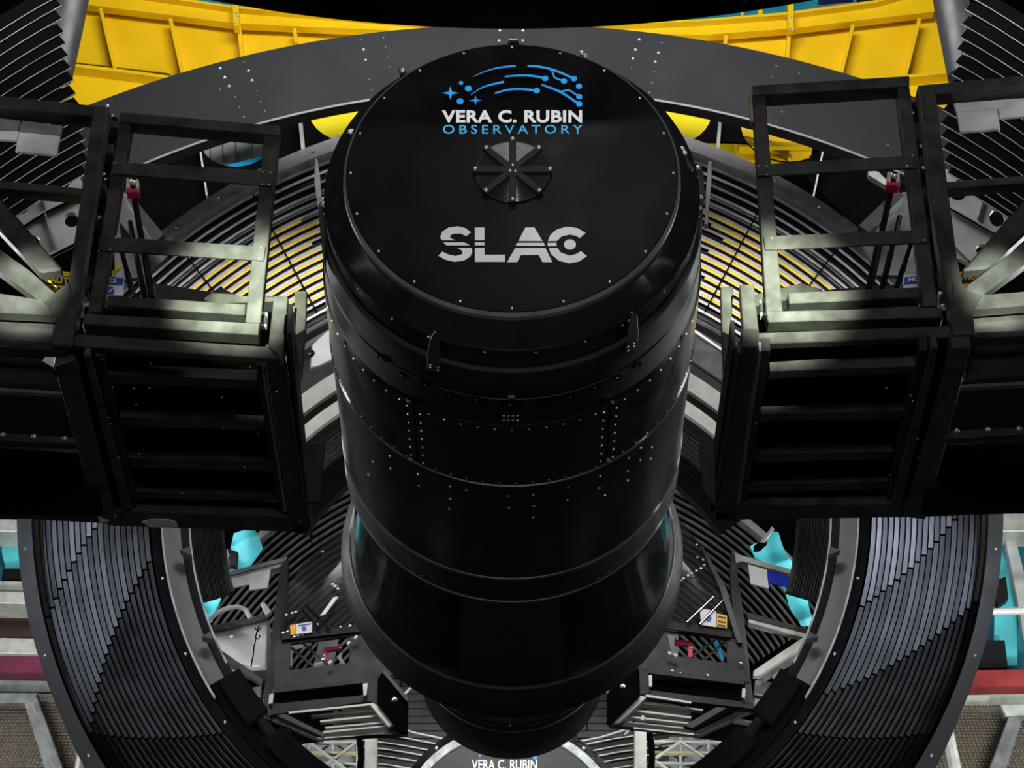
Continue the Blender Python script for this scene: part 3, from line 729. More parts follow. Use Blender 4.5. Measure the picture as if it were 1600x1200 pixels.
# ---- right gate
g = thing('access_gate', 'dark ladder-like steel gate standing upright right of the drum', 'gate', D(*pT(1330, 510, 0), 0))
plate('top_rail', [(1176, 133), (1421, 118), (1421, 135), (1177, 149)], -.01, .1, FRAME, g, BV)
plate('stile', [(1176, 148), (1196, 148), (1223, 487), (1197, 487)], 0, .075, FRAME, g, BV)
plate('stile', [(1401, 136), (1421, 135), (1466, 478), (1443, 478)], 0, .075, FRAME, g, BV)
plate('crossbar', [(1181, 257), (1431, 242), (1434, 262), (1183, 275)], -.012, .012, FRAME, g, .002)
plate('crossbar', [(1193, 369), (1448, 358), (1450, 379), (1196, 390)], -.012, .012, FRAME, g, .002)
plate('bottom_rail', [(1231, 457), (1440, 448), (1441, 464), (1233, 474)], 0.1, .08, FRAME, g, BV)
plate('bottom_rail', [(1197, 486), (1472, 480), (1474, 496), (1200, 503)], -.015, .09, FRAME, g, BV)
plate('side_strip', [(1171, 148), (1175, 148), (1178, 190), (1173, 190)], .0, .05, mat('bronze_strip', (.25, .17, .11), .5), g)
bolts(g, [(1186, 260), (1198, 260), (1199, 273), (1418, 260), (1427, 243), (1206, 372), (1445, 375), (1417, 259)], -.013, .004)
for q in ([(1187, 468), (1195, 467), (1197, 492), (1188, 493)], [(1466, 455), (1475, 455), (1479, 478), (1470, 478)]):
    h = plate('hinge', q, .06, .04, WHITE if q[0][0] > 1300 else PALE, g, .002)
    c = (sum(p[0] for p in q) / 4, sum(p[1] for p in q) / 4)
    plate('hinge_pin', [(c[0] - 4, c[1] - 7), (c[0] + 2, c[1] - 7), (c[0] + 2, c[1] + 6), (c[0] - 4, c[1] + 6)], .045, .02, MATTE, g)

# ---- left platform box
p = thing('work_platform', 'black steel work platform seen from below at the left, open joists under its deck', 'platform', D(-1.3, VB, .1))
plate('header', [(100, 520), (442, 543), (440, 561), (104, 540)], 0, .05, FRAME, p, BV)
plate('corner_post', [(428, 462), (450, 463), (442, 562), (419, 541)], -.02, .08, FRAME, p, BV)
plate('corner_post', [(460, 454), (479, 455), (478, 500), (470, 590), (459, 520)], .12, .06, FRAME, p, BV)
plate('gap_blackout', [(118, 478), (445, 494), (445, 556), (118, 545)], .2, .02, VOID, p)  # added black sheet that keeps the gap behind the rails dark
deck('deck_plate', [(95, 548), (440, 564), (470, 782), (175, 790)], VB + .085, .02, VOID, p)
for q in ([(165, 584), (402, 595), (404, 608), (168, 599)], [(186, 651), (412, 661), (414, 673), (189, 666)], [(200, 715), (424, 722), (427, 736), (204, 731)], [(210, 768), (436, 776), (438, 784), (212, 778)]):
    deck('joist', q, VB + .02, .06, FRAME, p, .002)
deck('side_rail', [(131, 556), (141, 557), (206, 797), (192, 797)], VB - .02, .1, FRAME, p, BV)
deck('side_rail', [(147, 558), (160, 558), (214, 795), (208, 795)], VB, .08, DARKF, p, .002)
deck('side_rail', [(400, 570), (408, 570), (446, 803), (438, 803)], VB + .0, .07, DARKF, p, .002)
deck('edge_strip', [(408, 572), (412, 572), (449, 800), (444, 800)], VB - .012, .05, RIM, p)
deck('side_rail', [(413, 566), (440, 562), (481, 832), (456, 832)], VB - .02, .1, FRAME, p, BV)
deck('edge_strip', [(440, 562), (443, 562), (481, 808), (478, 808)], VB - .026, .06, FRAME, p)
deck('outer_rail', [(448, 520), (455, 520), (488, 852), (484, 846)], VB - .0, .16, FRAME, p, .002)
deck('outer_rail', [(443, 520), (448, 520), (484, 812), (478, 812)], VB + .02, .1, VOID, p, .002)
deck('end_beam', [(160, 798), (478, 809), (481, 832), (168, 822)], VB - .02, .09, FRAME, p, BV)
deck('end_cap', [(459, 823), (480, 825), (480, 832), (459, 832)], VB - .026, .01, VOID, p)
plate('side_panel', [(479, 694), (508, 693), (499, 783), (480, 784)], 1.1, .02, MATTE, p, .002)
plate('pin', [(104, 540), (120, 540), (122, 552), (106, 552)], -.01, .01, VOID, p)
bolts(p, [(432, 612)], .0, .004)
for (x, y) in [(160, 562), (176, 605), (209, 607), (234, 606), (170, 652), (174, 662), (213, 632), (236, 568), (391, 573), (350, 669), (404, 678), (347, 621), (471, 704), (186, 715), (218, 708), (285, 771), (382, 730), (469, 815)]:
    X, T = pV(x, y, VB - .025); bolt(p, D(X, VB - .025, T), -UH, .0035)
# peeled paint patches on the lower edge
deck('worn_patch', [(149, 788), (172, 785), (182, 810), (157, 818), (153, 808)], VB - .027, .004, CARD, p)['label'] = 'worn grey patch'
deck('worn_patch', [(221, 816), (240, 811), (262, 812), (275, 816), (278, 824), (235, 824)], VB - .027, .004, CARD, p)['label'] = 'worn grey patch'

# ---- right platform box
p = thing('work_platform', 'black steel work platform seen from below at the right, open joists under its deck', 'platform', D(1.3, VB, .1))
plate('header', [(1183, 520), (1500, 508), (1502, 526), (1163, 538)], 0, .05, FRAME, p, BV)
plate('corner_post', [(1156, 444), (1178, 444), (1188, 538), (1163, 539)], -.02, .08, FRAME, p, BV)
plate('corner_post', [(1126, 448), (1146, 448), (1142, 520), (1131, 585), (1128, 520)], .12, .06, FRAME, p, BV)
plate('gap_blackout', [(1168, 492), (1485, 482), (1490, 530), (1168, 540)], .2, .02, VOID, p)  # added black sheet darkening the right gap likewise
deck('deck_plate', [(1165, 545), (1515, 532), (1425, 785), (1135, 782)], VB + .085, .02, VOID, p)
for q in ([(1203, 580), (1440, 572), (1437, 583), (1201, 592)], [(1189, 647), (1413, 642), (1410, 654), (1187, 659)], [(1178, 710), (1395, 705), (1392, 718), (1176, 723)], [(1168, 757), (1388, 752), (1386, 764), (1166, 770)]):
    deck('joist', q, VB + .02, .06, FRAME, p, .002)
deck('side_rail', [(1455, 545), (1466, 545), (1408, 790), (1392, 790)], VB - .02, .1, FRAME, p, BV)
deck('side_rail', [(1437, 548), (1450, 548), (1392, 788), (1384, 788)], VB, .08, DARKF, p, .002)
deck('side_rail', [(1190, 548), (1204, 548), (1163, 790), (1155, 790)], VB, .07, DARKF, p, .002)
deck('edge_strip', [(1186, 549), (1190, 549), (1156, 786), (1149, 786)], VB - .012, .05, RIM, p)
deck('side_rail', [(1160, 542), (1185, 542), (1149, 812), (1118, 812)], VB - .02, .1, FRAME, p, BV)
deck('edge_strip', [(1153, 552), (1157, 552), (1123, 770), (1118, 770)], VB - .026, .06, FRAME, p)
deck('outer_rail', [(1144, 545), (1150, 545), (1118, 800), (1108, 800)], VB + .0, .16, DARKF, p, .002)
deck('end_beam', [(1120, 790), (1452, 788), (1447, 808), (1117, 813)], VB - .02, .09, FRAME, p, BV)
deck('end_cap', [(1118, 805), (1136, 805), (1136, 812), (1118, 812)], VB - .026, .01, VOID, p)
plate('side_panel', [(1093, 694), (1118, 690), (1118, 790), (1098, 765)], 1.1, .02, MATTE, p, .002)
for (x, y) in [(1423, 618), (1426, 626), (1385, 606), (1181, 661), (1434, 685), (1435, 715), (1252, 810), (1493, 604), (1505, 557), (1485, 618), (1390, 742)]:
    X, T = pV(x, y, VB - .025); bolt(p, D(X, VB - .025, T), -UH, .0035)

# ---- side frames that carry the platforms
s = thing('side_frame', 'dark braced steel side frame at the far left edge with a gusset', 'frame', D(*pT(100, 520, -.06), -.06))
plate('stile', [(146, 168), (170, 168), (128, 440), (117, 512), (96, 512), (110, 420)], -.07, .09, FRAME, s, BV)
plate('top_beam', [(-40, 145), (170, 167), (168, 184), (-40, 163)], -.06, .1, DARKF, s, BV)
plate('mid_beam', [(-40, 278), (130, 294), (128, 305), (-40, 290)], -.05, .08, FRAME, s, BV)
plate('brace', [(-40, 262), (0, 308), (98, 420), (62, 425), (-40, 318)], -.02, .08, FRAME, s, .012)
plate('brace', [(-40, 360), (0, 390), (46, 422), (100, 470), (70, 476), (0, 424), (-40, 395)], -.04, .07, FRAME, s, BV)
plate('gusset', [(70, 470), (92, 452), (107, 440), (118, 500), (112, 541), (82, 538), (88, 500)], -.085, .03, FRAME, s, .003)
plate('ledge_beam', [(-40, 452), (66, 468), (88, 492), (-40, 486)], -.05, .07, FRAME, s, BV)
plate('recess_back', [(-40, 490), (88, 494), (84, 538), (-40, 532)], .05, .03, FRAME, s, .01)
plate('ledge_beam', [(-40, 532), (104, 540), (106, 549), (-40, 541)], -.04, .06, DARKF, s, .002)
deck('bottom_rail', [(84, 572), (117, 562), (183, 818), (150, 806)], VB - .03, .1, FRAME, s, BV)
plate('shell_panel', [(-40, 552), (60, 558), (86, 574), (92, 604), (-40, 600)], .15, .03, MATTE, s, .012)
plate('bar', [(-40, 603), (97, 612), (98, 616), (-40, 609)], .1, .03, EDGE, s)
plate('shelf', [(-40, 674), (117, 683), (121, 694), (-40, 688)], .1, .05, DARKF, s, .002)
bolts(s, [(5, 679), (53, 682), (101, 685)], .1, .011)
deck('lower_panel', [(-60, 696), (124, 708), (150, 808), (-60, 800)], VB + .06, .03, BARREL, s)
plate('back_panel', [(-60, 600), (130, 600), (160, 800), (-60, 800)], 1.3, .03, VOID, s)
deck('bottom_edge', [(-60, 796), (150, 806), (168, 818), (-60, 806)], VB - .0, .05, DARKF, s, .002)
s = thing('side_frame', 'dark braced steel side frame at the far right edge with a gusset', 'frame', D(*pT(1500, 520, -.06), -.06))
plate('stile', [(1436, 140), (1461, 140), (1495, 400), (1518, 512), (1490, 512), (1464, 375)], -.07, .09, FRAME, s, BV)
plate('top_beam', [(1434, 133), (1640, 114), (1640, 130), (1436, 149)], -.06, .1, FRAME, s, BV)
plate('mid_beam', [(1476, 284), (1640, 271), (1640, 282), (1478, 295)], -.05, .08, FRAME, s, BV)
plate('brace', [(1640, 265), (1640, 330), (1545, 418), (1503, 422)], -.02, .08, FRAME, s, .012)
plate('brace', [(1640, 350), (1640, 385), (1534, 462), (1502, 462), (1512, 445)], -.04, .07, FRAME, s, BV)
plate('gusset', [(1490, 440), (1504, 448), (1534, 462), (1520, 485), (1524, 523), (1490, 524), (1484, 500)], -.085, .03, FRAME, s, .003)
plate('ledge_beam', [(1526, 461), (1640, 452), (1640, 474), (1514, 484)], -.05, .07, FRAME, s, BV)
plate('recess_back', [(1514, 484), (1640, 476), (1640, 519), (1520, 523)], .05, .03, FRAME, s, .01)
plate('ledge_beam', [(1498, 521), (1640, 514), (1640, 523), (1498, 531)], -.04, .06, DARKF, s, .002)
deck('bottom_rail', [(1487, 545), (1517, 545), (1446, 812), (1412, 808)], VB - .03, .1, FRAME, s, BV)
plate('shell_panel', [(1512, 536), (1640, 530), (1640, 590), (1508, 596)], .15, .03, MATTE, s, .012)
plate('bar', [(1503, 601), (1640, 594), (1640, 599), (1501, 606)], .1, .03, EDGE, s)
plate('shelf', [(1484, 673), (1640, 665), (1640, 677), (1480, 686)], .1, .05, DARKF, s, .002)
bolts(s, [(1495, 673), (1543, 671), (1592, 670)], .1, .011)
deck('lower_panel', [(1478, 696), (1660, 688), (1660, 794), (1450, 800)], VB + .06, .03, BARREL, s)
plate('back_panel', [(1470, 596), (1660, 590), (1660, 795), (1440, 800)], 1.3, .03, VOID, s)
deck('bottom_edge', [(1446, 798), (1660, 792), (1660, 800), (1430, 808)], VB, .05, DARKF, s, .002)

# notice sheets hung under the top beams
n = thing('metal_sheet', 'pale grey folded metal sheets under the top beam at the far left', 'sheet', D(*pT(50, 200, .02), .02))
plate('sheet', [(-30, 181), (32, 188), (28, 204), (-30, 200)], .02, .02, GREYM, n, .002); plate('sheet_flap', [(-30, 202), (30, 205), (26, 219), (-30, 216)], .01, .02, CARD, n, .002)
plate('sheet', [(34, 188), (98, 196), (95, 211), (30, 206)], .02, .02, GREYM, n, .002); plate('sheet_flap', [(30, 206), (94, 212), (89, 242), (24, 236)], .01, .02, CARD, n, .002)
n = thing('metal_sheet', 'pale grey folded metal sheets under the top beam at the far right', 'sheet', D(*pT(1550, 180, .02), .02))
plate('sheet', [(1491, 161), (1640, 150), (1640, 164), (1494, 174)], .02, .02, CARD, n, .002)
plate('sheet_flap', [(1495, 175), (1558, 170), (1563, 201), (1500, 206)], .01, .02, CARD, n, .002); plate('sheet_flap', [(1560, 170), (1640, 163), (1640, 178), (1563, 184)], .01, .02, CARD, n, .002)

# gas struts and mounts
def strut(label, pix, T, r, x):
    t = thing('gas_strut', label, 'strut', D(*pT(*pix[1], T), T), None)
    (a, b) = pix; m = ((a[0] + b[0]) / 2, (a[1] + b[1]) / 2)
    ptube('cylinder', [b, m], T, r, GLOSS, t); ptube('piston_rod', [m, a], T, r * .8, GLOSS, t)
    return t
strut('thick black strut under the red clamp behind the left gate', [(209, 303), (237, 465)], .35, 6.5, 0)
strut('thin black strut leftmost of three behind the left gate', [(188, 385), (209, 465)], .4, 5, 0)
strut('short black strut with open end behind the left gate', [(203, 346), (226, 465)], .5, 5, 0)
strut('thick black strut under the clamp behind the right gate', [(1394, 290), (1358, 452)], .35, 6.5, 0)
strut('short black strut with open end behind the right gate', [(1406, 338), (1378, 452)], .5, 5, 0)
strut('thin black strut rightmost of three behind the right gate', [(1424, 380), (1402, 450)], .4, 5, 0)
for lab, x, y in (('white and dark red clamp at the head of the left strut', 206, 288), ('white and dark red clamp at the head of the right strut', 1396, 278)):
    c = thing('strut_clamp', lab, 'clamp', D(*pT(x, y, .3), .3))
    plate('yoke', [(x - 11, y + 6), (x + 11, y + 7), (x + 10, y + 13), (x - 10, y + 12)], .28, .06, RED, c, .003)
    plate('jaw', [(x - 9, y - 10), (x - 5, y - 10), (x - 4, y + 5), (x - 9, y + 5)], .28, .05, PALE, c, .002)
    plate('jaw', [(x + 6, y - 9), (x + 10, y - 8), (x + 10, y + 6), (x + 6, y + 6)], .28, .05, PALE, c, .002)
    bolts(c, [(x - 2, y - 4), (x + 3, y - 2)], .29, .012)
# dark box frames behind gates
b = thing('hinge_column', 'black column with hinge blocks between left gate and side frame', 'column', D(*pT(150, 480, .25), .25))
plate('post', [(172, 180), (184, 184), (150, 440), (124, 460), (140, 320)], .2, .06, VOID, b)
for (x, y, w, h) in [(178, 194, 12, 12), (170, 232, 14, 18), (160, 290, 10, 14), (156, 340, 10, 10), (130, 450, 12, 10)]:
    plate('hinge_block', [(x - w / 2, y - h / 2), (x + w / 2, y - h / 2 + 1), (x + w / 2 - 1, y + h / 2), (x - w / 2 - 1, y + h / 2)], .12, .1, MATTE, b, .004)
bolts(b, [(163, 272), (165, 280), (155, 340), (176, 181)], .12, .006)
b = thing('hinge_column', 'black column with hinge blocks between right gate and side frame', 'column', D(*pT(1450, 480, .25), .25))
plate('post', [(1424, 160), (1434, 158), (1470, 380), (1484, 455), (1466, 455), (1448, 330)], .2, .06, VOID, b)
for (x, y, w, h) in [(1432, 205, 12, 26), (1440, 250, 10, 14), (1446, 300, 10, 18), (1455, 350, 9, 16), (1474, 450, 12, 8)]:
    plate('hinge_block', [(x - w / 2, y - h / 2), (x + w / 2, y - h / 2 - 1), (x + w / 2 + 1, y + h / 2), (x - w / 2 + 1, y + h / 2)], .12, .1, MATTE, b, .004)
bolts(b, [(1425, 176), (1440, 229), (1442, 262)], .12, .008)
b = thing('support_bracket', 'dark folded bracket behind the lower rail of the left gate', 'bracket', D(*pT(340, 470, .6), .6))
plate('arm', [(318, 466), (345, 446), (352, 452), (372, 462), (430, 462), (440, 470), (330, 474)], .5, .1, FRAME, b, BV)
plate('backing', [(225, 440), (420, 470), (470, 500), (470, 540), (240, 500)], .9, .05, MATTE, b)
b = thing('support_bracket', 'dark folded bracket behind the lower rail of the right gate', 'bracket', D(*pT(1260, 460, .6), .6))
plate('arm', [(1170, 462), (1252, 442), (1286, 452), (1272, 460), (1180, 478)], .5, .1, FRAME, b, BV)
plate('backing', [(1170, 480), (1300, 452), (1450, 440), (1450, 490), (1190, 520)], .9, .05, MATTE, b)

# diagonal dark members behind the gates
d = thing('diagonal_brace', 'black diagonal brace with grey gusset behind the left gate', 'brace', D(*pT(230, 320, 3), 3))
plate('gusset', [(190, 296), (232, 340), (262, 400), (230, 430), (180, 440), (176, 300)], 3.2, .04, FRAME, d)
plate('bar', [(196, 308), (206, 306), (256, 366), (240, 380)], 3.0, .1, MATTE, d)
plate('bar', [(186, 346), (196, 358), (206, 372), (190, 376)], 2.9, .1, VOID, d)
d = thing('diagonal_brace', 'black diagonal brace with grey gusset behind the right gate', 'brace', D(*pT(1400, 320, 3), 3))
plate('gusset', [(1410, 300), (1368, 350), (1340, 360), (1370, 430), (1440, 430), (1425, 300)], 3.2, .04, FRAME, d)
plate('bar', [(1400, 296), (1342, 352), (1356, 362), (1412, 306)], 3.0, .1, MATTE, d)
plate('pale_tab', [(1356, 266), (1372, 268), (1390, 286), (1388, 292), (1358, 274)], 2.9, .05, GREYM, d)

# signs
s = thing('caution_sign', 'yellow and black CAUTION sign half hidden by the left side frame', 'sign', D(*pT(90, 440, .25), .25))
plate('board', [(60, 420), (137, 428), (130, 470), (66, 470)], .25, .012, SIGNY, s)
plate('black_band', [(61, 427), (136, 435), (134, 449), (68, 443)], .244, .004, SIGNK, s)
text('lettering', 'CAUTION', (68, 430, 133, 441, .1), .243, SIGNY, s, off=.03)['label'] = 'yellow heavy letters'
text('lettering', 'AD CARE', (72, 447, 112, 456, .1), .243, SIGNK, s, off=.03)['label'] = 'black letters'
s = thing('notice_sign', 'white sign with blue NOTICE band seen through the left gate', 'sign', D(*pT(180, 445, .3), .3))
plate('board', [(134, 427), (194, 434), (192, 461), (134, 458)], .3, .012, SIGNW, s)
plate('blue_band', [(146, 431), (193, 435), (192, 445), (146, 442)], .294, .004, SIGNB, s)
text('lettering', 'NOTICE', (148, 434, 182, 440.5, .06), .293, SIGNW, s, off=.03)
plate('pictogram', [(173 + 6 * math.cos(i * PI / 8), 454 + 6 * math.sin(i * PI / 8)) for i in range(16)], .294, .004, SIGNB, s)
plate('tick', [(169, 453), (171, 455), (176, 450), (177, 451), (171, 457), (168, 454)], .292, .003, SIGNW, s)
plate('corner_tab', [(174, 425), (188, 411), (188, 419), (176, 430)], .29, .01, SIGNY, s)
s = thing('caution_sign', 'yellow and black CAUTION sign half hidden by the right side frame', 'sign', D(*pT(1520, 440, .25), .25))
plate('board', [(1467, 427), (1545, 421), (1540, 428), (1512, 470), (1467, 470)], .25, .012, SIGNO, s)
plate('black_band', [(1470, 433), (1542, 428), (1536, 440), (1472, 445)], .244, .004, SIGNK, s)
text('lettering', 'CAUTION', (1477, 433, 1536, 440, -.07), .243, SIGNO, s, off=.03)
s = thing('notice_sign', 'white sign with blue NOTICE band seen through the right gate', 'sign', D(*pT(1440, 440, .3), .3))
plate('board', [(1412, 429), (1468, 425), (1469, 447), (1412, 450)], .3, .012, SIGNW, s)
plate('blue_band', [(1413, 433), (1460, 429), (1460, 440), (1413, 444)], .294, .004, SIGNB, s)
text('lettering', 'NOTICE', (1420, 434, 1456, 440, -.06), .293, SIGNW, s, off=.03)

# perforated grey plates
def pplate(label, outline, holes, seams, x):
    t = thing('perforated_plate', label, 'plate', D(*pT(*outline[0], 1.4), 1.4))
    holed('plate', outline, [ell(*h, n=24) for h in holes], 1.4, .03, PERF, t)
    plate('backing', outline, 1.75, .02, VOID, t)
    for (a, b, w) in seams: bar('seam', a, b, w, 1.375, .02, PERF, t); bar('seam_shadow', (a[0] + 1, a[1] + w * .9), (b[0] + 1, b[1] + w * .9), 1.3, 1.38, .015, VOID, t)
    return t
pplate('pale grey plate with round holes at the far left', [(-30, 260), (118, 262), (135, 300), (128, 375), (74, 402), (-30, 300)],
       [(98, 284, 12, 10), (33, 321, 12, 13), (112, 343, 12, 12), (53, 377, 9.5, 9.5)],
       [((28, 356), (70, 329), 2.5), ((70, 329), (128, 302), 2.5), ((74, 399), (128, 372), 3), ((66, 304), (73, 326), 1.5), ((70, 332), (90, 388), 1.5)], 0)
pplate('pale grey plate with round holes at the far right', [(1468, 262), (1600, 290), (1630, 300), (1600, 322), (1515, 412), (1478, 395)],
       [(1497, 304, 12, 9), (1558, 340, 12, 14), (1534, 390, 9, 9)],
       [((1484, 322), (1560, 366), 2.5), ((1490, 380), (1515, 405), 3), ((1538, 304), (1528, 340), 1.5)], 0)

# ================================================================== 9 corner vanes and columns
def vanes(label, tips, slope, side, T):
    t = thing('vane_stack', label, 'vane stack', D(*pT(*tips[0], T), T))
    ex = -60 if side < 0 else 1660
    for i, (tx, ty) in enumerate(tips):
        n = 5; lo = []; hi = []
        for k in range(n + 1):
            u = k / n; x = tx + (ex - tx) * u; dx = abs(x - tx)
            y = ty + slope * dx + .0006 * dx * dx; lo.append((x, y)); hi.append((x, y - 22 - dx * .02))
        hi[0] = (tx - (11 if side < 0 else -11), ty - 13)
        v = plate('vane', lo + hi[::-1], T + i * .002, .006, VOID, t)
        e = plate('vane_edge', [(x, y - 1.1) for x, y in lo] + lo[::-1], T - .01 + i * .002, .006, PALE, t)
        e.parent = v; e.location = (0, 0, 0)
    return t
LT = [(93, 5 - 12), (96, 9), (97, 29), (100, 50), (103, 68), (107, 87), (111, 106), (115, 125), (119, 146), (126, 165), (129, 183), (130, 201), (133, 218), (136, 233), (139, 250), (137, 270)]
LT = sorted(LT, key=lambda q: -q[1])
vanes('stack of thin black vanes with pale edges fanning from the top left edge', LT, .54, -1, 1.0)
RT = [(1512, -7), (1508, 15), (1503, 38), (1500, 58), (1495, 77), (1492, 98), (1487, 117), (1482, 136), (1477, 155), (1473, 172), (1470, 193), (1470, 213), (1473, 232), (1475, 252), (1480, 270), (1490, 288)]
RT = sorted(RT, key=lambda q: -q[1])
vanes('stack of thin black vanes with pale edges fanning from the top right edge', RT, .56, 1, 1.0)
for lab, pts in (('smooth grey column at the top left behind the black vanes', [(112, -30), (108, 120), (50, 120), (50, -30)]), ('smooth grey column at the top right behind the black vanes', [(1455, -30), (1490, 130), (1560, 130), (1560, -30)])):
    a = D(*pT(pts[0][0] + (6 if pts[0][0] < 800 else 24), -40, 2.2), 2.2); b = D(*pT(pts[1][0] - (20 if pts[0][0] < 800 else -16), 120, 2.2), 2.2)
    o = tube('column', [a, (a + b) / 2, b], [.115, .11, .10], COLM, None, 32); tag(o, lab, 'column')

# ================================================================== 10 mirror reflection in the lower opening, built as solid parts
TI = 7.6
# second slatted ring
def fan2(label, a0, a1, x):
    t = thing('slatted_ring', label, 'slatted ring', D(x, -1, TI + .5))
    CX, CY = 800, 1290
    arc('outer_rim', CX, CY, 596, 606, a0, a1, TI + .5, TI + .5, .1, RIM, t, 24)
    for k in range(28):
        R = 592 - k * 9.6
        arc('slat', CX, CY, R - 2.6, R, a0, a1, TI + .6, TI + .58, .04, GREYM, t, 24)
        arc('slat_back', CX, CY, R - 9, R - 3.6, a0, a1, TI + .66, TI + .62, .05, VOID, t, 24)
    return t
fan2('dark finely slatted curved ring at lower left beyond the opening', 104, 146, -1.5)
fan2('dark finely slatted curved ring at lower right beyond the opening', 34, 76, 1.5)
# teal tarps
def tarp(label, pts, T, x=0):
    t = plate('teal_tarp', pts, T, .06, TEAL); tag(t, label, 'tarp'); 
    m = t.modifiers.new('w', 'BEVEL'); m.width = .01
    return t
def wavy(label, pts, T, amp=.05):
    """crumpled cloth: fine grid inside the outline box, clipped to the outline, with folds"""
    xs = [p[0] for p in pts]; ys = [p[1] for p in pts]
    q = [pT(x, y, T) for x, y in pts]
    bm = bmesh.new(); vs = [bm.verts.new((a, b, 0)) for a, b in q]; bm.faces.new(vs)
    bmesh.ops.triangulate(bm, faces=bm.faces); 
    for _ in range(4): bmesh.ops.subdivide_edges(bm, edges=bm.edges, cuts=1, use_grid_fill=True)
    org = D(q[0][0], q[0][1], T)
    for v in bm.verts:
        h = amp * (math.sin(v.co.x * 7 + v.co.y * 9) * .5 + abs(math.sin(v.co.x * 3.1 - v.co.y * 11 + 1)) + .4 * math.sin(v.co.x * 23 + v.co.y * 5))
        v.co = D(v.co.x, v.co.y, T + h) - org
    me = bpy.data.meshes.new('teal_tarp'); bm.to_mesh(me); bm.free(); me.materials.append(TEAL)
    o = bpy.data.objects.new('teal_tarp', me); COL.objects.link(o); o.location = org
    s_ = o.modifiers.new('thick', 'SOLIDIFY'); s_.thickness = .01
    tag(o, label, 'tarp'); return o
wavy('teal tarp wedge between the left platform and the drum', [(480, 696), (520, 686), (560, 668), (560, 752), (500, 780), (480, 780)], TI + .2)
wavy('crumpled teal tarp patch beyond the left opening under the end beam', [(365, 828), (398, 828), (410, 853), (386, 889), (372, 896), (340, 900), (358, 860)], TI + .2)
wavy('narrow teal tarp strip along the lower left opening wall', [(324, 905), (352, 899), (352, 920), (345, 935), (330, 965), (311, 975), (311, 955)], TI + .2)
wavy('teal tarp with metal bits right of the drum above the slats', [(1048, 690), (1095, 690), (1100, 768), (1090, 784), (1048, 757)], TI + .2)
wavy('teal tarp patch above the grey and blue card at lower right', [(1172, 852), (1204, 830), (1216, 832), (1238, 880), (1242, 892), (1180, 872)], TI + .2)
wavy('pale teal tarp wedge under the blue card along the right wall', [(1215, 898), (1249, 903), (1262, 940), (1270, 978), (1252, 976), (1235, 945)], TI + .2)
# tunnel wall panels seen through
for lab, a, b in (('ribbed grey wall section inside the left opening', 165, 196), ('ribbed grey wall section inside the right opening', -16, 15)):
    t = thing('ribbed_liner', lab, 'wall section', D(-2.4 if a > 90 else 2.4, -.9, TI))
    for k in range(11): arc('rib', 797, 800, 452 + k * 4.4, 452 + k * 4.4 + 3.0, a, b, TI - 1.2 - .05 * k, TI - 1.25 - .05 * k, .05, (SLATG if k % 3 else DARKF), t, 14)
    arc('backing', 797, 800, 448, 505, a, b, TI - 1.1, TI - 1.2, .05, MATTE, t, 14)
    arc('chain_strip', 797, 800, 474, 476, a, b, TI - 1.35, TI - 1.35, .03, VOID, t, 14)
# lower left frame assembly
f = thing('mirror_frame', 'grey steel frame with a pale bent pipe beyond the lower left opening', 'frame', D(*pT(400, 1100, TI - .6), TI - .6))
plate('top_bar', [(360, 892), (449, 869), (449, 876), (360, 899)], TI - .6, .1, GREYM, f, .003)
plate('top_bar_face', [(360, 899), (449, 876), (441, 885), (357, 905)], TI - .58, .1, PALE, f, .003)
plate('post', [(438, 884), (450, 870), (449, 960), (441, 1000), (426, 1112), (408, 1112), (425, 985)], TI - .62, .1, DARKF, f, .003)
ptube('bent_pipe', [(318, 985), (327, 968), (340, 957), (356, 950), (372, 948), (384, 953), (391, 966)], TI - .7, 4, PALE, f)
ptube('bent_pipe', [(312, 974), (325, 975), (328, 990), (326, 1008), (312, 1012)], TI - .7, 2.5, PALE, f)
plate('cabinet', [(326, 978), (418, 958), (416, 1041), (392, 1041), (360, 1030), (328, 1004)], TI - .5, .3, PERF, f, .01)
plate('cabinet_lid', [(326, 978), (418, 958), (420, 966), (326, 988)], TI - .55, .05, FRAME, f, .003)
plate('lid_tab', [(407, 942), (413, 940), (424, 955), (416, 962)], TI - .6, .06, PALE, f, .003)
plate('tank_front', [(318, 1008), (334, 1016), (372, 1045), (378, 1060), (330, 1074), (320, 1040)], TI - .45, .2, GREYM, f, .01)
plate('white_strip', [(328, 1073), (380, 1063), (382, 1068), (329, 1080)], TI - .5, .06, WHITE, f)
plate('diagonal', [(318, 1002), (326, 1002), (411, 1061), (409, 1070), (390, 1058), (318, 1012)], TI - .66, .06, FRAME, f, .003)
plate('shelf', [(330, 1084), (408, 1072), (407, 1088), (334, 1102)], TI - .55, .1, GREYM, f, .003)
plate('shelf', [(334, 1106), (407, 1092), (407, 1112), (340, 1122)], TI - .55, .1, GREYM, f, .003)
plate('under_plate', [(350, 1124), (428, 1116), (505, 1154), (390, 1166), (360, 1150)], TI - .5, .06, VOID, f)
plate('under_beam', [(408, 1118), (432, 1115), (506, 1152), (496, 1154)], TI - .56, .06, FRAME, f, .002)
plate('under_beam', [(362, 1142), (420, 1128), (424, 1131), (362, 1146)], TI - .56, .06, DARKF, f)
plate('under_beam', [(368, 1150), (452, 1138), (454, 1141), (368, 1154)], TI - .56, .06, DARKF, f)
bolts(f, [(397, 1158), (362, 995)], TI - .6, .012)
hk = tube('chain_hook', [D(*pT(x, y, TI - .75), TI - .75) for x, y in [(398, 982), (404, 986), (408, 981), (404, 979), (402, 986), (399, 996), (404, 999), (406, 993)]], .006, VOID, None, 8); tag(hk, 'thin black hanging hook in front of the pale cabinet at lower left', 'hook')
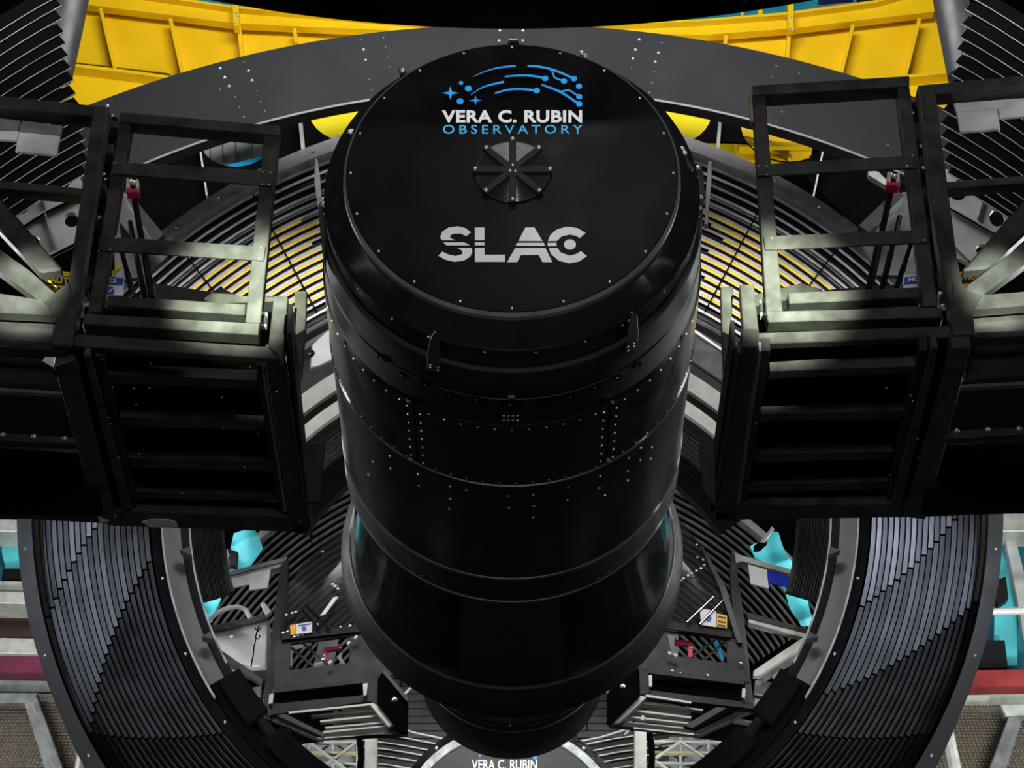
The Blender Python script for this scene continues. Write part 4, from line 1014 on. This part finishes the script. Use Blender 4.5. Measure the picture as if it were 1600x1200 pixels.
ch = tube('hanging_cable', [D(*pT(x, y, TI - .72), TI - .72) for x, y in [(400, 998), (397, 1010), (396, 1022), (392, 1042)]], .005, VOID, None, 8); tag(ch, 'thin black cable under the hook at lower left', 'cable')
c = thing('grey_card', 'pale grey stepped card under the top bar at lower left', 'card', D(*pT(390, 910, TI - .64), TI - .64))
plate('sheet', [(357, 905), (390, 897), (390, 912), (352, 921)], TI - .64, .02, CARD, c); plate('sheet', [(389, 897), (423, 889), (418, 918), (390, 922)], TI - .65, .02, CARD, c)
# right frame assembly
f = thing('mirror_frame', 'grey steel frame with pale diagonal bars beyond the lower right opening', 'frame', D(*pT(1180, 1100, TI - .6), TI - .6))
plate('post', [(1142, 862), (1148, 864), (1165, 985), (1178, 1108), (1160, 1104), (1147, 985), (1141, 900)], TI - .62, .1, FRAME, f, .003)
plate('top_bar', [(1144, 862), (1160, 868), (1246, 892), (1246, 900), (1160, 877), (1150, 880)], TI - .6, .1, PALE, f, .003)
plate('mid_bar', [(1166, 956), (1272, 985), (1272, 993), (1168, 966)], TI - .6, .1, FRAME, f, .003)
plate('pale_bar', [(1169, 967), (1275, 994), (1274, 1001), (1170, 973)], TI - .62, .08, PALE, f, .003)
plate('pale_diagonal', [(1256, 995), (1275, 996), (1186, 1056), (1177, 1056), (1177, 1048)], TI - .66, .06, PALE, f, .003)
plate('diagonal_side', [(1275, 996), (1274, 1010), (1195, 1062), (1186, 1057)], TI - .6, .06, GREYM, f)
plate('pale_bar', [(1212, 1050), (1264, 1064), (1262, 1069), (1208, 1055)], TI - .58, .06, PALE, f)
plate('pale_bar', [(1264, 1014), (1272, 1010), (1270, 1050), (1264, 1050)], TI - .56, .06, PALE, f)
plate('shelf', [(1180, 1062), (1262, 1074), (1254, 1100), (1178, 1084)], TI - .5, .1, GREYM, f, .004)
plate('shelf', [(1178, 1090), (1254, 1104), (1250, 1124), (1178, 1108)], TI - .5, .1, GREYM, f, .004)
plate('under_plate', [(1080, 1146), (1178, 1108), (1262, 1128), (1290, 1160), (1200, 1162), (1085, 1148)], TI - .45, .06, VOID, f)
plate('under_beam', [(1155, 1110), (1177, 1110), (1095, 1148), (1078, 1147)], TI - .56, .06, FRAME, f, .002)
plate('under_beam', [(1150, 1122), (1225, 1136), (1226, 1139), (1146, 1125)], TI - .54, .06, EDGE, f)
bolts(f, [(1178, 1142), (1193, 1143), (1211, 1147)], TI - .56, .009)
c = thing('grey_blue_card', 'pale grey card beside a vivid blue card on the right frame', 'card', D(*pT(1200, 905, TI - .64), TI - .64))
plate('grey_sheet', [(1169, 882), (1198, 890), (1201, 919), (1173, 912)], TI - .66, .02, SIGNW, c)['label'] = 'pale grey card'
plate('blue_sheet', [(1199, 891), (1236, 901), (1238, 918), (1201, 910)], TI - .65, .02, CARDB, c)['label'] = 'vivid blue card'
# clear instrument panels
def ipanel(label, outer, clear, win, T, signs, x):
    t = thing('instrument_panel', label, 'panel', D(*pT(*outer[0], T), T))
    holed('panel_sheet', outer, [win], T, .03, DARKF, t)
    plate('clear_sheet', clear, T + .02, .012, CLEAR, t)['label'] = 'clear reflecting sheet'
    return t
t = ipanel('black panel with a window and two small signs left below the drum', [(430, 1000), (441, 1000), (600, 985), (640, 1040), (600, 1060), (428, 1076)], [(545, 820), (505, 852), (470, 885), (447, 920), (436, 1000), (600, 990), (560, 900)],
           [(453, 1006), (547, 994), (545, 1036), (452, 1047)], TI - .9, None, 0)
plate('cross_band', [(442, 990), (575, 976), (580, 985), (440, 1000)], TI - .93, .02, MATTE, t)
s = plate('orange_label', [(453, 977), (462, 975), (462, 991), (454, 992)], TI - .95, .01, SIGNO, t); s['label'] = 'orange warning label'
s = plate('white_label', [(463, 975), (488, 971), (487, 988), (463, 991)], TI - .95, .01, SIGNW, t); s['label'] = 'white and blue label'
plate('label_mark', [(475 + 4 * math.cos(i * PI / 4), 982 + 4 * math.sin(i * PI / 4)) for i in range(8)], TI - .953, .004, SIGNB, t); plate('label_mark', [(466, 976.5), (485, 973.5), (485, 975.5), (466, 978.5)], TI - .953, .004, SIGNB, t)
bolts(t, [(443, 989), (450, 987), (460, 995), (467, 993), (473, 992), (479, 990), (457, 958), (463, 956), (448, 961), (547, 978), (532, 980), (496, 976), (505, 1090 - 60), (520, 913), (524, 916), (528, 920), (504, 862)], TI - .93, .010)
for (x, y) in [(556, 996), (545, 1005), (516, 1035)]: ptube('pin', [(x - 2, y + 2), (x + 2, y - 2)], TI - .97, 2.6, WHITE, t)
ptube('diagonal_tube', [(470, 950), (500, 983)], TI - .96, 2, GLOSS, t); ptube('diagonal_tube', [(478, 946), (516, 983)], TI - .96, 2, GLOSS, t)
plate('reflector', [(500, 962), (521, 933), (529, 932), (508, 960)], TI - .95, .01, CARD, t)
ptube('diagonal_tube', [(455, 1012), (488, 1040)], TI - .8, 2, FRAME, t); ptube('diagonal_tube', [(472, 1004), (512, 1038)], TI - .8, 2, FRAME, t)
r = thing('red_bracket', 'dark red angle bracket in the window of the left black panel', 'bracket', D(*pT(508, 1015, TI - .8), TI - .8))
plate('arm', [(505, 1012), (533, 1008), (533, 1014), (505, 1018)], TI - .8, .04, RED, r, .003); plate('leg', [(505, 1016), (511, 1016), (510, 1032), (505, 1032)], TI - .8, .04, RED, r, .003)
bolts(r, [(529, 1008), (532, 1012), (507, 1024)], TI - .8, .007)
w = thing('pale_lattice', 'pale angled bars showing through the left panel window', 'lattice', D(*pT(500, 1030, TI - .4), TI - .4))
bar('bar', (453, 1012), (486, 1003), 4, TI - .4, .04, PALE, w); bar('bar', (455, 1008), (455, 1040), 3, TI - .4, .04, PALE, w); bar('bar', (532, 1020), (532, 1040), 3, TI - .4, .04, PALE, w); bar('bar', (528, 1024), (540, 1040), 3, TI - .42, .04, PALE, w); bar('bar', (490, 1038), (505, 1034), 3, TI - .42, .04, PALE, w)
plate('sheet', [(500, 996), (530, 994), (520, 1040), (490, 1040)], TI - .3, .02, GREYM, w)
t = ipanel('black panel with a window and two small signs right below the drum', [(975, 985), (1040, 985), (1160, 1000), (1172, 1066), (995, 1043), (985, 1020)], [(1045, 796), (1070, 820), (1098, 858), (1130, 915), (1150, 1000), (1040, 990), (1040, 900)],
           [(1042, 985.5), (1082, 990), (1136, 1000), (1136, 1036), (1050, 1024)], TI - .9, None, 0)
plate('cross_band', [(1030, 968), (1140, 984), (1142, 996), (1028, 980)], TI - .93, .02, MATTE, t)
plate('edge_rib', [(1093, 850), (1100, 856), (1135, 920), (1160, 1005), (1152, 1003), (1125, 920)], TI - .94, .03, FRAME, t)
s = plate('white_label', [(1093, 950), (1119, 955), (1119, 980), (1096, 976)], TI - .95, .01, SIGNW, t); s['label'] = 'white label'
s = plate('orange_label', [(1120, 958), (1136, 962), (1136, 982), (1120, 979)], TI - .95, .01, SIGNO, t); s['label'] = 'orange warning label'
for y in (962, 969, 975): plate('label_mark', [(1122, y), (1134, y + 2.5), (1134, y + 5), (1122, y + 2.5)], TI - .953, .004, SIGNK, t)
plate('label_mark', [(1107 + 5 * math.cos(i * PI / 4), 966 + 6 * math.sin(i * PI / 4)) for i in range(8)], TI - .953, .004, SIGNB, t)
bolts(t, [(1050, 916), (1054, 912), (1058, 909), (1063, 907), (1068, 904), (1075, 899), (1081, 896), (1088, 892), (1095, 888), (1101, 883), (1090, 871), (1099, 875), (1089, 851), (1105, 1055), (1050, 1048), (1157, 1036), (1063, 1052)], TI - .93, .009)
for (x, y) in [(1046, 1021), (1055, 1024)]: ptube('pin', [(x - 2, y - 2), (x + 2, y + 2)], TI - .97, 2.6, WHITE, t)
ptube('diagonal_tube', [(1073, 972), (1115, 932)], TI - .96, 2, GLOSS, t); ptube('diagonal_tube', [(1093, 975), (1130, 937)], TI - .96, 2, GLOSS, t)
ptube('diagonal_tube', [(1078, 1028), (1120, 998)], TI - .8, 2, FRAME, t); ptube('diagonal_tube', [(1102, 1030), (1136, 1000)], TI - .8, 2, FRAME, t)
r = thing('red_bracket', 'dark red angle bracket in the window of the right black panel', 'bracket', D(*pT(1070, 1010, TI - .8), TI - .8))
plate('arm', [(1054, 999), (1074, 1000), (1083, 1004), (1083, 1010), (1054, 1006)], TI - .8, .04, RED, r, .003); plate('leg', [(1075, 1006), (1083, 1006), (1082, 1027), (1075, 1027)], TI - .82, .04, RED, r, .003)
bolts(r, [(1056, 998), (1073, 1000), (1080, 1012)], TI - .82, .007)
w = thing('blue_strip', 'pale blue slanted strip in the right panel window', 'strip', D(*pT(1120, 1010, TI - .4), TI - .4))
plate('long_strip', [(1110, 993), (1120, 995), (1132, 1030), (1127, 1030)], TI - .5, .02, SKYB, w); plate('short_strip', [(1130, 997), (1136, 998), (1134, 1004)], TI - .5, .02, SKYB, w)
plate('grey_sheet', [(1042, 984), (1060, 984), (1060, 1030), (1044, 1028)], TI - .4, .02, GREYM, w)

# hanging ladder boxes
b = thing('step_box', 'black open step box with pale rungs hanging lower left below the panel', 'step box', D(*pT(520, 1120, TI - 1.0), TI - 1.0))
plate('top_rail', [(426, 1076), (600, 1058), (600, 1064), (426, 1083)], TI - 1.0, .1, DARKF, b, .003)
plate('box_back', [(426, 1080), (590, 1062), (592, 1096), (426, 1112)], TI - .8, .03, VOID, b)
plate('front_rail', [(420, 1100), (586, 1084), (588, 1094), (420, 1118)], TI - 1.02, .08, DARKF, b, .003)
plate('side_post', [(574, 1062), (598, 1058), (592, 1100), (574, 1096)], TI - 1.03, .05, DARKF, b, .002)
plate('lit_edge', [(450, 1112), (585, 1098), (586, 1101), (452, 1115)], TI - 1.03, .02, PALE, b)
for (a, c, w_) in [((486, 1118), (592, 1110), 2.5), ((500, 1127), (600, 1117), 3), ((508, 1137), (606, 1128), 2.5), ((505, 1144), (620, 1134), 4)]: bar('rung', a, c, w_, TI - .98, .05, PALE, b)
plate('side_beam', [(432, 1118), (446, 1115), (508, 1146), (506, 1152)], TI - 1.02, .07, FRAME, b, .002)
plate('side_beam', [(578, 1101), (588, 1100), (614, 1132), (608, 1136)], TI - 1.04, .07, PALE, b, .002)
plate('bottom_rail', [(500, 1146), (614, 1134), (637, 1142), (636, 1147), (508, 1152)], TI - 1.0, .06, DARKF, b, .002)
plate('bottom_edge', [(496, 1152), (600, 1144), (600, 1146.5), (500, 1154.5)], TI - 1.0, .04, PALE, b)
plate('end_plate', [(590, 1060), (601, 1046), (638, 1092), (637, 1144), (626, 1144), (590, 1098)], TI - 1.08, .04, VOID, b, .002)
plate('end_plate_rim', [(600, 1046), (603, 1048), (638, 1090), (636, 1096), (599, 1052)], TI - 1.1, .03, FRAME, b)
bolt(b, D(*pT(617, 1093, TI - 1.09), TI - 1.09), -AH, .018)
for q in ([(421, 1084), (428, 1083), (426, 1099), (419, 1100)], [(567, 1068), (575, 1067), (573, 1086), (568, 1087)]): plate('hinge', q, TI - 1.06, .03, PALE, b, .002)
b = thing('step_box', 'black open step box with pale rungs hanging lower right below the panel', 'step box', D(*pT(1060, 1120, TI - 1.0), TI - 1.0))
plate('top_rail', [(996, 1042), (1162, 1064), (1162, 1070), (996, 1050)], TI - 1.0, .1, DARKF, b, .003)
plate('box_back', [(1010, 1050), (1165, 1068), (1160, 1095), (1014, 1078)], TI - .8, .03, VOID, b)
plate('front_rail', [(1000, 1076), (1178, 1098), (1178, 1108), (1002, 1088)], TI - 1.02, .08, DARKF, b, .003)
plate('side_post', [(997, 1044), (1013, 1050), (1016, 1082), (999, 1086)], TI - 1.03, .05, DARKF, b, .002)
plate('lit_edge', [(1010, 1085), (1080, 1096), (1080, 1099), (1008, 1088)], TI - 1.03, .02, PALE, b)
for (a, c, w_) in [((1003, 1098), (1098, 1109), 2.5), ((992, 1110), (1080, 1121), 3), ((986, 1120), (1076, 1130), 2.5), ((980, 1129), (1072, 1138), 2.5)]: bar('rung', a, c, w_, TI - .98, .05, PALE, b)
plate('side_beam', [(1120, 1104), (1136, 1106), (1082, 1138), (1068, 1134)], TI - 1.02, .07, FRAME, b, .002)
plate('side_beam', [(1000, 1087), (1010, 1089), (966, 1130), (952, 1130)], TI - 1.04, .07, PALE, b, .002)
plate('bottom_rail', [(952, 1124), (962, 1126), (1082, 1140), (1084, 1146), (952, 1133)], TI - 1.0, .06, DARKF, b, .002)
plate('bottom_edge', [(990, 1136), (1084, 1146), (1084, 1148.5), (990, 1138.5)], TI - 1.0, .04, PALE, b)
plate('end_plate', [(948, 1086), (984, 1036), (999, 1046), (1000, 1086), (954, 1131), (948, 1130)], TI - 1.08, .04, VOID, b, .002)
bolt(b, D(*pT(973, 1072, TI - 1.09), TI - 1.09), -AH, .016)
for q in ([(1013, 1054), (1019, 1055), (1019, 1072), (1014, 1073)], [(1160, 1075), (1165, 1076), (1164, 1091), (1159, 1090)]): plate('hinge', q, TI - 1.06, .03, PALE, b, .002)
plate('clear_pin', [(1003, 1117), (1008, 1119), (1005, 1126), (1001, 1124)], TI - 1.09, .02, PALE, b)

# plank floor of the mirror reflection, built solid
fl = plate('floor', [(520, 1010), (1080, 1010), (1080, 1280), (520, 1280)], TI + 1.6, .1, VOID); struct(fl)
for side in (-1, 1):
    for k in range(13):
        y = 1026 + k * 11.6; xa, xb = (520, 790) if side < 0 else (810, 1080)
        yy = 2 if side < 0 else -2
        n = 3
        for j in range(n):
            x0 = xa + (xb - xa) * j / n + (17 if k % 2 and j else 0); x1 = xa + (xb - xa) * (j + 1) / n + (17 if k % 2 and j < n - 1 else 0)
            plate('plank', [(x0 + .6, y), (x1 - .6, y), (x1 - .6, y + 10.3), (x0 + .6, y + 10.3)], TI + 1.5, .08, PLANK, fl, .006)
bar('pale_strip', (520, 1028), (1080, 1028), 1, TI + 1.52, .02, EDGE, fl)
for lab, tubes_, x in (('pale thin rail curving over the planks left of the trunk', [[(630, 1140), (650, 1146), (680, 1152), (700, 1157)], [(622, 1118), (634, 1141)], [(631, 1086), (648, 1068)]], -1), ('pale thin rail curving over the planks right of the trunk', [[(900, 1160), (940, 1152), (985, 1138)], [(985, 1128), (984, 1140), (976, 1148)], [(938, 1068), (950, 1082)]], 1)):
    r = thing('guard_rail', lab, 'rail', D(*pT(tubes_[0][0][0], 1150, TI + .6), TI + .6))
    for q in tubes_: ptube('rail_tube', q, TI + .6, 2.0, WHITE, r, 8)
# dark curved ledges either side
for lab, sg in (('dark terraced curved ledge lower left of the trunk', -1), ('dark terraced curved ledge lower right of the trunk', 1)):
    t = thing('curved_ledge', lab, 'ledge', D(sg * .7, -1.9, TI + .4))
    for k, (dy, mm) in enumerate([(0, MATTE), (12, DARKF), (22, MATTE), (33, DARKF), (46, GREYM), (62, PERF)]):
        pts_ = [(800 + sg * dx, 1163 + dy - (dx - 110) * .22 + (dx - 110) ** 2 * .0005) for dx in (85, 120, 160, 200, 245)]
        up_ = pts_; dn_ = [(x, y + 16 + (6 if k > 3 else 0)) for x, y in pts_]
        if sg < 0: up_ = [(x, y) for x, y in up_]
        strip_T('step', up_, dn_, TI + .5 - .03 * k, .06, mm, t)
        strip_T('step_edge', [(x, y) for x, y in up_], [(x, y + 1.4) for x, y in up_], TI + .48 - .03 * k, .02, PALE, t)
# mirror reflection of the lens cover, built as a solid disc
sc = thing('reflected_cover', 'small black reflected round cover with a worn white rim and white lettering at the bottom edge', 'cover', D(*pT(797, 1260, TI), TI))
q = []
CXc, CYc, RX, RY = 797, 1292, 172, 158
for nm, r0, r1, mm, tz in (('rim', .93, 1.0, mat('worn_white', (.55, .57, .58), .5, var=.45, scale=18), 0), ('outer_edge', 1.0, 1.07, GLOSS, .03)):
    A_ = [(CXc + RX * r1 * math.cos(PI * i / 40), CYc - RY * r1 * math.sin(PI * i / 40)) for i in range(41)]; B_ = [(CXc + RX * r0 * math.cos(PI * i / 40), CYc - RY * r0 * math.sin(PI * i / 40)) for i in range(41)]
    strip_T(nm, A_, B_, TI + tz, .08, mm, sc)
plate('disc', [(CXc + RX * .935 * math.cos(2 * PI * i / 48), CYc - RY * .935 * math.sin(2 * PI * i / 48)) for i in range(48)], TI + .02, .05, PLANK, sc)
text('lettering', 'VERA C. RUBIN', (737, 1187, 839, 1203), TI + .018, WHITE, sc, off=.022, space=1.04)
for i, lp in enumerate([[(829, 1176), (834, 1174), (839, 1181), (836, 1185)], [(833 + 3.5 * math.cos(a * PI / 4), 1178 + 3 * math.sin(a * PI / 4)) for a in range(8)], [(836 + 3.5 * math.cos(a * PI / 4), 1184 + 3 * math.sin(a * PI / 4)) for a in range(8)], [(749, 1178), (752, 1180), (750, 1184), (747, 1180)]]):
    polys('emblem_piece', [lp], TI + .018 - .0005 * i, .003, BLUE, sc)
for a in range(5, 36, 6): 
    bolt(sc, D(*pT(CXc + RX * 1.03 * math.cos(PI * a / 40), CYc - RY * 1.03 * math.sin(PI * a / 40), TI + .03), TI + .03), -AH, .012)
# lattice towers
def lattice(label, x0, x1, y0, T, dens=3):
    t = thing('lattice_tower', label, 'scaffold', D(*pT((x0 + x1) / 2, 1200, T), T))
    w_ = (x1 - x0) / dens
    for i in range(dens + 1): bar('post', (x0 + i * w_, y0), (x0 + i * w_, 1225), 4, T, .06, PALE, t)
    for r_ in range(4):
        y = y0 + 6 + r_ * 17; bar('ledger', (x0, y), (x1, y + 1), 3, T - .02, .05, PALE if r_ != 1 else mat('cream', (.5, .42, .25), .5), t)
    for i in range(dens):
        for r_ in range(2):
            ya, yb = y0 + 6 + r_ * 28, y0 + 34 + r_ * 28; xa, xb = x0 + i * w_, x0 + (i + 1) * w_
            if (i + r_) % 2: xa, xb = xb, xa
            bar('diagonal', (xa, yb), (xb, ya), 3.4, T - .04, .04, PALE, t); bar('diagonal', (xa, ya), (xb, yb), 1.6, T + .05, .03, GREYM, t)
    plate('glazing', [(x0, y0), (x1, y0), (x1, 1225), (x0, 1225)], T + .5, .03, GREYM, t)
    return t
lattice('pale steel lattice tower at the bottom left of the step box', 445, 558, 1152, TI + .2, 3)
lattice('pale steel lattice tower at the bottom right of the step box', 1020, 1150, 1152, TI + .2, 3)
for lab, x in (('pale square post left of the bottom ledge', 580), ('pale square post right of the bottom ledge', 1001)):
    tag(plate('square_post', [(x - 10, 1140), (x + 9, 1140), (x + 9, 1230), (x - 10, 1230)], TI + .1, .15, PALE, None, .006), lab, 'post')
for lab, x in (('black curved cable duct beside the left square post', 562), ('black curved cable duct beside the right square post', 1017)):
    tag(tube('cable_duct', [D(*pT(x + a, y, TI - .1), TI - .1) for a, y in ((-2, 1146), (1, 1165), (2, 1185), (-1, 1215))], .025, VOID), lab, 'duct')
for lab, a, b in (('dark ribbed plates at the bottom left inside the louvered ring', 322, 420), ('dark ribbed plates at the bottom right inside the louvered ring', 1170, 1300)):
    t = thing('ribbed_plate', lab, 'plate', D(*pT((a + b) / 2, 1190, TI - .2), TI - .2))
    plate('sheet', [(a, 1150), (b, 1150), (b, 1230), (a, 1230)], TI - .1, .03, VOID, t)
    for i in range(int((b - a) / 8)): bar('rib', (a + 4 + i * 8, 1165), (a + 8 + i * 8, 1228), 3, TI - .15, .05, DARKF, t)
# metal fixture bits right of the drum
t = thing('metal_fixture', 'crumpled shiny metal fixture on the teal tarp right of the drum', 'fixture', D(*pT(1075, 740, TI), TI))
plate('black_case', [(1050, 688), (1092, 706), (1090, 712), (1068, 752), (1048, 745)], TI, .08, GLOSS, t, .01)
plate('window', [(1078, 700), (1083, 701), (1082, 710), (1072, 721), (1067, 718)], TI - .01, .02, TEAL, t)
for i, (x, y, r_) in enumerate([(1053, 735, 5), (1060, 729, 6), (1067, 733, 5), (1072, 737, 4), (1056, 742, 5), (1064, 740, 5), (1050, 728, 4)]):
    ptube('knob', [(x - r_, y + r_ * .3), (x, y), (x + r_, y - r_ * .4)], TI - .05, r_ * .6, SILVER, t, 8)
for a in ((1056, 695, 1064, 712), (1062, 690, 1070, 700), (1052, 704, 1058, 718)): bar('spring', a[:2], a[2:], 2, TI - .03, .02, WHITE, t)
plate('clip', [(1050, 742), (1066, 745), (1062, 752), (1050, 750)], TI - .04, .04, PALE, t, .004)
t = thing('metal_fixture', 'small pale latch on the teal patch above the right card', 'fixture', D(*pT(1190, 850, TI), TI))
plate('body', [(1178, 852), (1196, 838), (1200, 846), (1188, 857), (1178, 858)], TI, .06, VOID, t, .006)
plate('lever', [(1188, 846), (1206, 822), (1210, 826), (1196, 846)], TI - .03, .03, SILVER, t, .004)
t = thing('metal_fixture', 'round grey bracket on the teal patch inside the left opening', 'fixture', D(*pT(355, 880, TI - .9), TI - .9))
plate('base', [(352, 858), (372, 866), (366, 884), (345, 890), (338, 884)], TI - .9, .05, PALE, t, .006)
plate('case', [(354, 856), (372, 862), (370, 886), (358, 882)], TI - .95, .06, FRAME, t, .006)
ptube('barrel', [(345, 884), (351, 874), (355, 866)], TI - 1.0, 5, SILVER, t)
# bright notch of machinery left of the drum beneath the slats
t = thing('pale_shroud', 'crumpled pale shroud with a dark ball beside the drum at left', 'shroud', D(*pT(500, 545, TF - .1), TF - .1))
plate('sheet', [(487, 538), (520, 508), (522, 560), (500, 572), (484, 575)], TF - .05, .04, GREYM, t, .008)
o = tube('ball', [D(*pT(x, 552, TF - .2), TF - .2) for x in (480, 482, 486, 490, 492)], [.005, .022, .03, .022, .005], GLOSS, t, 14)
t = thing('grey_shroud', 'dark grey smooth shroud beside the drum at right', 'shroud', D(*pT(1100, 540, TF - .1), TF - .1))
plate('sheet', [(1080, 514), (1130, 548), (1132, 600), (1074, 560)], TF - .05, .04, DARKF, t, .008)
plate('edge', [(1080, 511), (1130, 546), (1130, 549), (1080, 515)], TF - .07, .02, WHITE, t)
# slim pale blades by the drum top
for lab, pts_ in (('slim pale upright blade left of the drum top', [(492, 246), (496, 248), (500, 275), (503, 330), (498, 330), (491, 285)]), ('slim pale upright blade right of the drum top', [(1107, 250), (1112, 252), (1112, 280), (1106, 350), (1101, 350), (1104, 290)])):
    plate('side_blade', pts_, 1.2, .05, GREYM, cam_t, .003)['label'] = lab.replace('slim', 'slim grey')

# ================================================================== 11 building parts at the lower corners
TC = 9.0
def slab(name, pts, T, dep, m, lab, cat, **k):
    o = plate(name, pts, T, dep, m, None, .006); tag(o, lab, cat); return o
slab('cream_beam', [(-60, 809), (60, 812), (60, 831), (-60, 829)], TC, .3, PALE, 'cream steel beam at the left edge above the teal wall', 'beam')
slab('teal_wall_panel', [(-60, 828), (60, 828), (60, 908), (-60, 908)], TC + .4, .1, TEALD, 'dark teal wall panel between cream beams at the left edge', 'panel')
slab('teal_cloth', [(5, 832), (60, 832), (60, 888), (8, 888), (2, 860)], TC + .3, .05, TEAL, 'bright teal cloth folded on the left wall panel', 'cloth')
for i, (y0, y1, lab) in enumerate([(906, 921, 'upper cream ledge beam of two stacked at the left edge'), (922, 941, 'lower cream ledge beam of two stacked at the left edge')]):
    slab('cream_beam', [(-60, y0), (80, y0 + 3), (80, y1 + 3), (-60, y1)], TC - .1 * i, .3, PALE, lab, 'beam')
slab('brown_panel', [(-60, 940), (80, 943), (80, 997), (-60, 994)], TC + .32, .08, BROWN, 'flat brown wall panel at the lower left edge', 'panel')
slab('cream_beam', [(-60, 995), (90, 998), (90, 1022), (-60, 1020)], TC, .3, PALE, 'cream beam directly over the purple beam at left', 'beam')
slab('purple_beam', [(-60, 1021), (110, 1021), (110, 1064), (-60, 1062)], TC + .05, .2, PURP, 'deep purple painted beam at the lower left', 'beam')
slab('grey_beam', [(-60, 1061), (120, 1064), (120, 1082), (-60, 1080)], TC - .1, .2, GREYM, 'grey steel beam under the purple beam at left', 'beam')
slab('cream_beam', [(1540, 802), (1660, 802), (1660, 830), (1540, 830)], TC, .3, PALE, 'cream steel beam at the right edge above the teal wall', 'beam')
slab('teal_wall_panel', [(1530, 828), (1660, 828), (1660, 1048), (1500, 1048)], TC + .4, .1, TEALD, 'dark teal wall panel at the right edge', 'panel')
slab('teal_cloth', [(1556, 850), (1580, 850), (1590, 900), (1590, 1040), (1552, 1040)], TC + .3, .05, TEAL, 'bright teal cloth strip hanging at the right edge', 'cloth')
slab('diagonal_mullion', [(1568, 830), (1584, 830), (1612, 940), (1600, 1000), (1590, 940)], TC + .2, .1, CARD, 'pale slanted mullion on the right teal wall', 'mullion')
slab('black_machine', [(1560, 905), (1572, 900), (1576, 935), (1560, 945), (1550, 930)], TC + .2, .1, MATTE, 'small black machine before the right teal wall', 'machine')
slab('dark_crate', [(1535, 1000), (1570, 1000), (1575, 1044), (1530, 1044)], TC + .2, .1, MATTE, 'dark crate low on the right teal wall', 'crate')
slab('dark_crate', [(4, 888), (50, 888), (50, 906), (2, 906)], TC + .2, .1, MATTE, 'dark crate low on the left teal wall', 'crate')
o = tube('white_pole', [D(*pT(x, y, TC - .3), TC - .3) for x, y in ((1545, 956), (1660, 953))], .03, WHITE); tag(o, 'white horizontal pole across the right teal wall', 'pole')
slab('red_beam', [(1490, 1047), (1660, 1045), (1660, 1083), (1490, 1087)], TC + .05, .2, REDB, 'red painted beam at the lower right', 'beam')
slab('grey_beam', [(1490, 1086), (1660, 1082), (1660, 1100), (1480, 1104)], TC - .1, .2, PALE, 'pale grey steel beam under the red beam at right', 'beam')
def meshpanel(lab, corners, T, frames, cols, rows):
    t = thing('mesh_panel', lab, 'mesh panel', D(*pT(*corners[0], T), T))
    plate('backing', corners, T + .12, .03, MESHM, t)
    # woven cells as one joined relief
    v = []; f = []
    (x0, y0), (x1, y1), (x2, y2), (x3, y3) = corners
    for r_ in range(rows):
        for c_ in range(cols):
            u = (c_ + .5 * (r_ % 2) + .5) / (cols + .5); w = (r_ + .5) / rows
            X0 = x0 + (x1 - x0) * u; Y_0 = y0 + (y1 - y0) * u; X1 = x3 + (x2 - x3) * u; Y_1 = y3 + (y2 - y3) * u
            px_, py_ = X0 + (X1 - X0) * w, Y_0 + (Y_1 - Y_0) * w
            b0 = len(v)
            for dx, dy, dz in ((-2.6, -1.3, .05), (2.0, -1.6, .03), (2.6, 1.2, .05), (-2.0, 1.5, .06), (0, 0, 0)):
                v.append(D(*pT(px_ + dx, py_ + dy, T + dz), T + dz))
            f += [[b0, b0 + 1, b0 + 4], [b0 + 1, b0 + 2, b0 + 4], [b0 + 2, b0 + 3, b0 + 4], [b0 + 3, b0, b0 + 4]]
    o = mesh_obj('mesh_weave', v, f, mat('weave', (.5, .45, .38), .35, metal=.6, var=.4, scale=30), t); o['kind'] = 'stuff'
    for q_, m_ in frames: plate('frame_bar', q_, T - .06, .12, m_, t, .008)
    return t
meshpanel('coarse metal mesh panel in a grey frame at the bottom left corner', [(-40, 1084), (120, 1084), (170, 1215), (-40, 1215)], TC - .2,
          [([(-40, 1082), (60, 1082), (50, 1098), (-40, 1096)], GREYM), ([(38, 1098), (58, 1088), (104, 1215), (74, 1215)], GREYM), ([(46, 1098), (52, 1098), (94, 1215), (86, 1215)], PALE)], 30, 26)
meshpanel('coarse metal mesh panel in a pale frame at the bottom right corner', [(1486, 1100), (1650, 1100), (1650, 1215), (1440, 1215)], TC - .2,
          [([(1562, 1100), (1650, 1098), (1650, 1114), (1572, 1119)], PALE), ([(1576, 1118), (1600, 1118), (1568, 1215), (1540, 1215)], GREYM), ([(1588, 1118), (1593, 1118), (1560, 1215), (1554, 1215)], PALE), ([(1486, 1106), (1496, 1104), (1480, 1160), (1466, 1180)], BROWN)], 30, 24)
o = tube('grey_pipe', [D(*pT(x, y, TC - .5), TC - .5) for x, y in ((133, 1150), (122, 1225))], .05, GREYM); tag(o, 'slanted grey pipe beside the left mesh panel', 'pipe')
o = tube('grey_pipe', [D(*pT(x, y, TC - .5), TC - .5) for x, y in ((1476, 1130), (1496, 1225))], .06, PALE); tag(o, 'slanted pale pipe beside the right mesh panel', 'pipe')
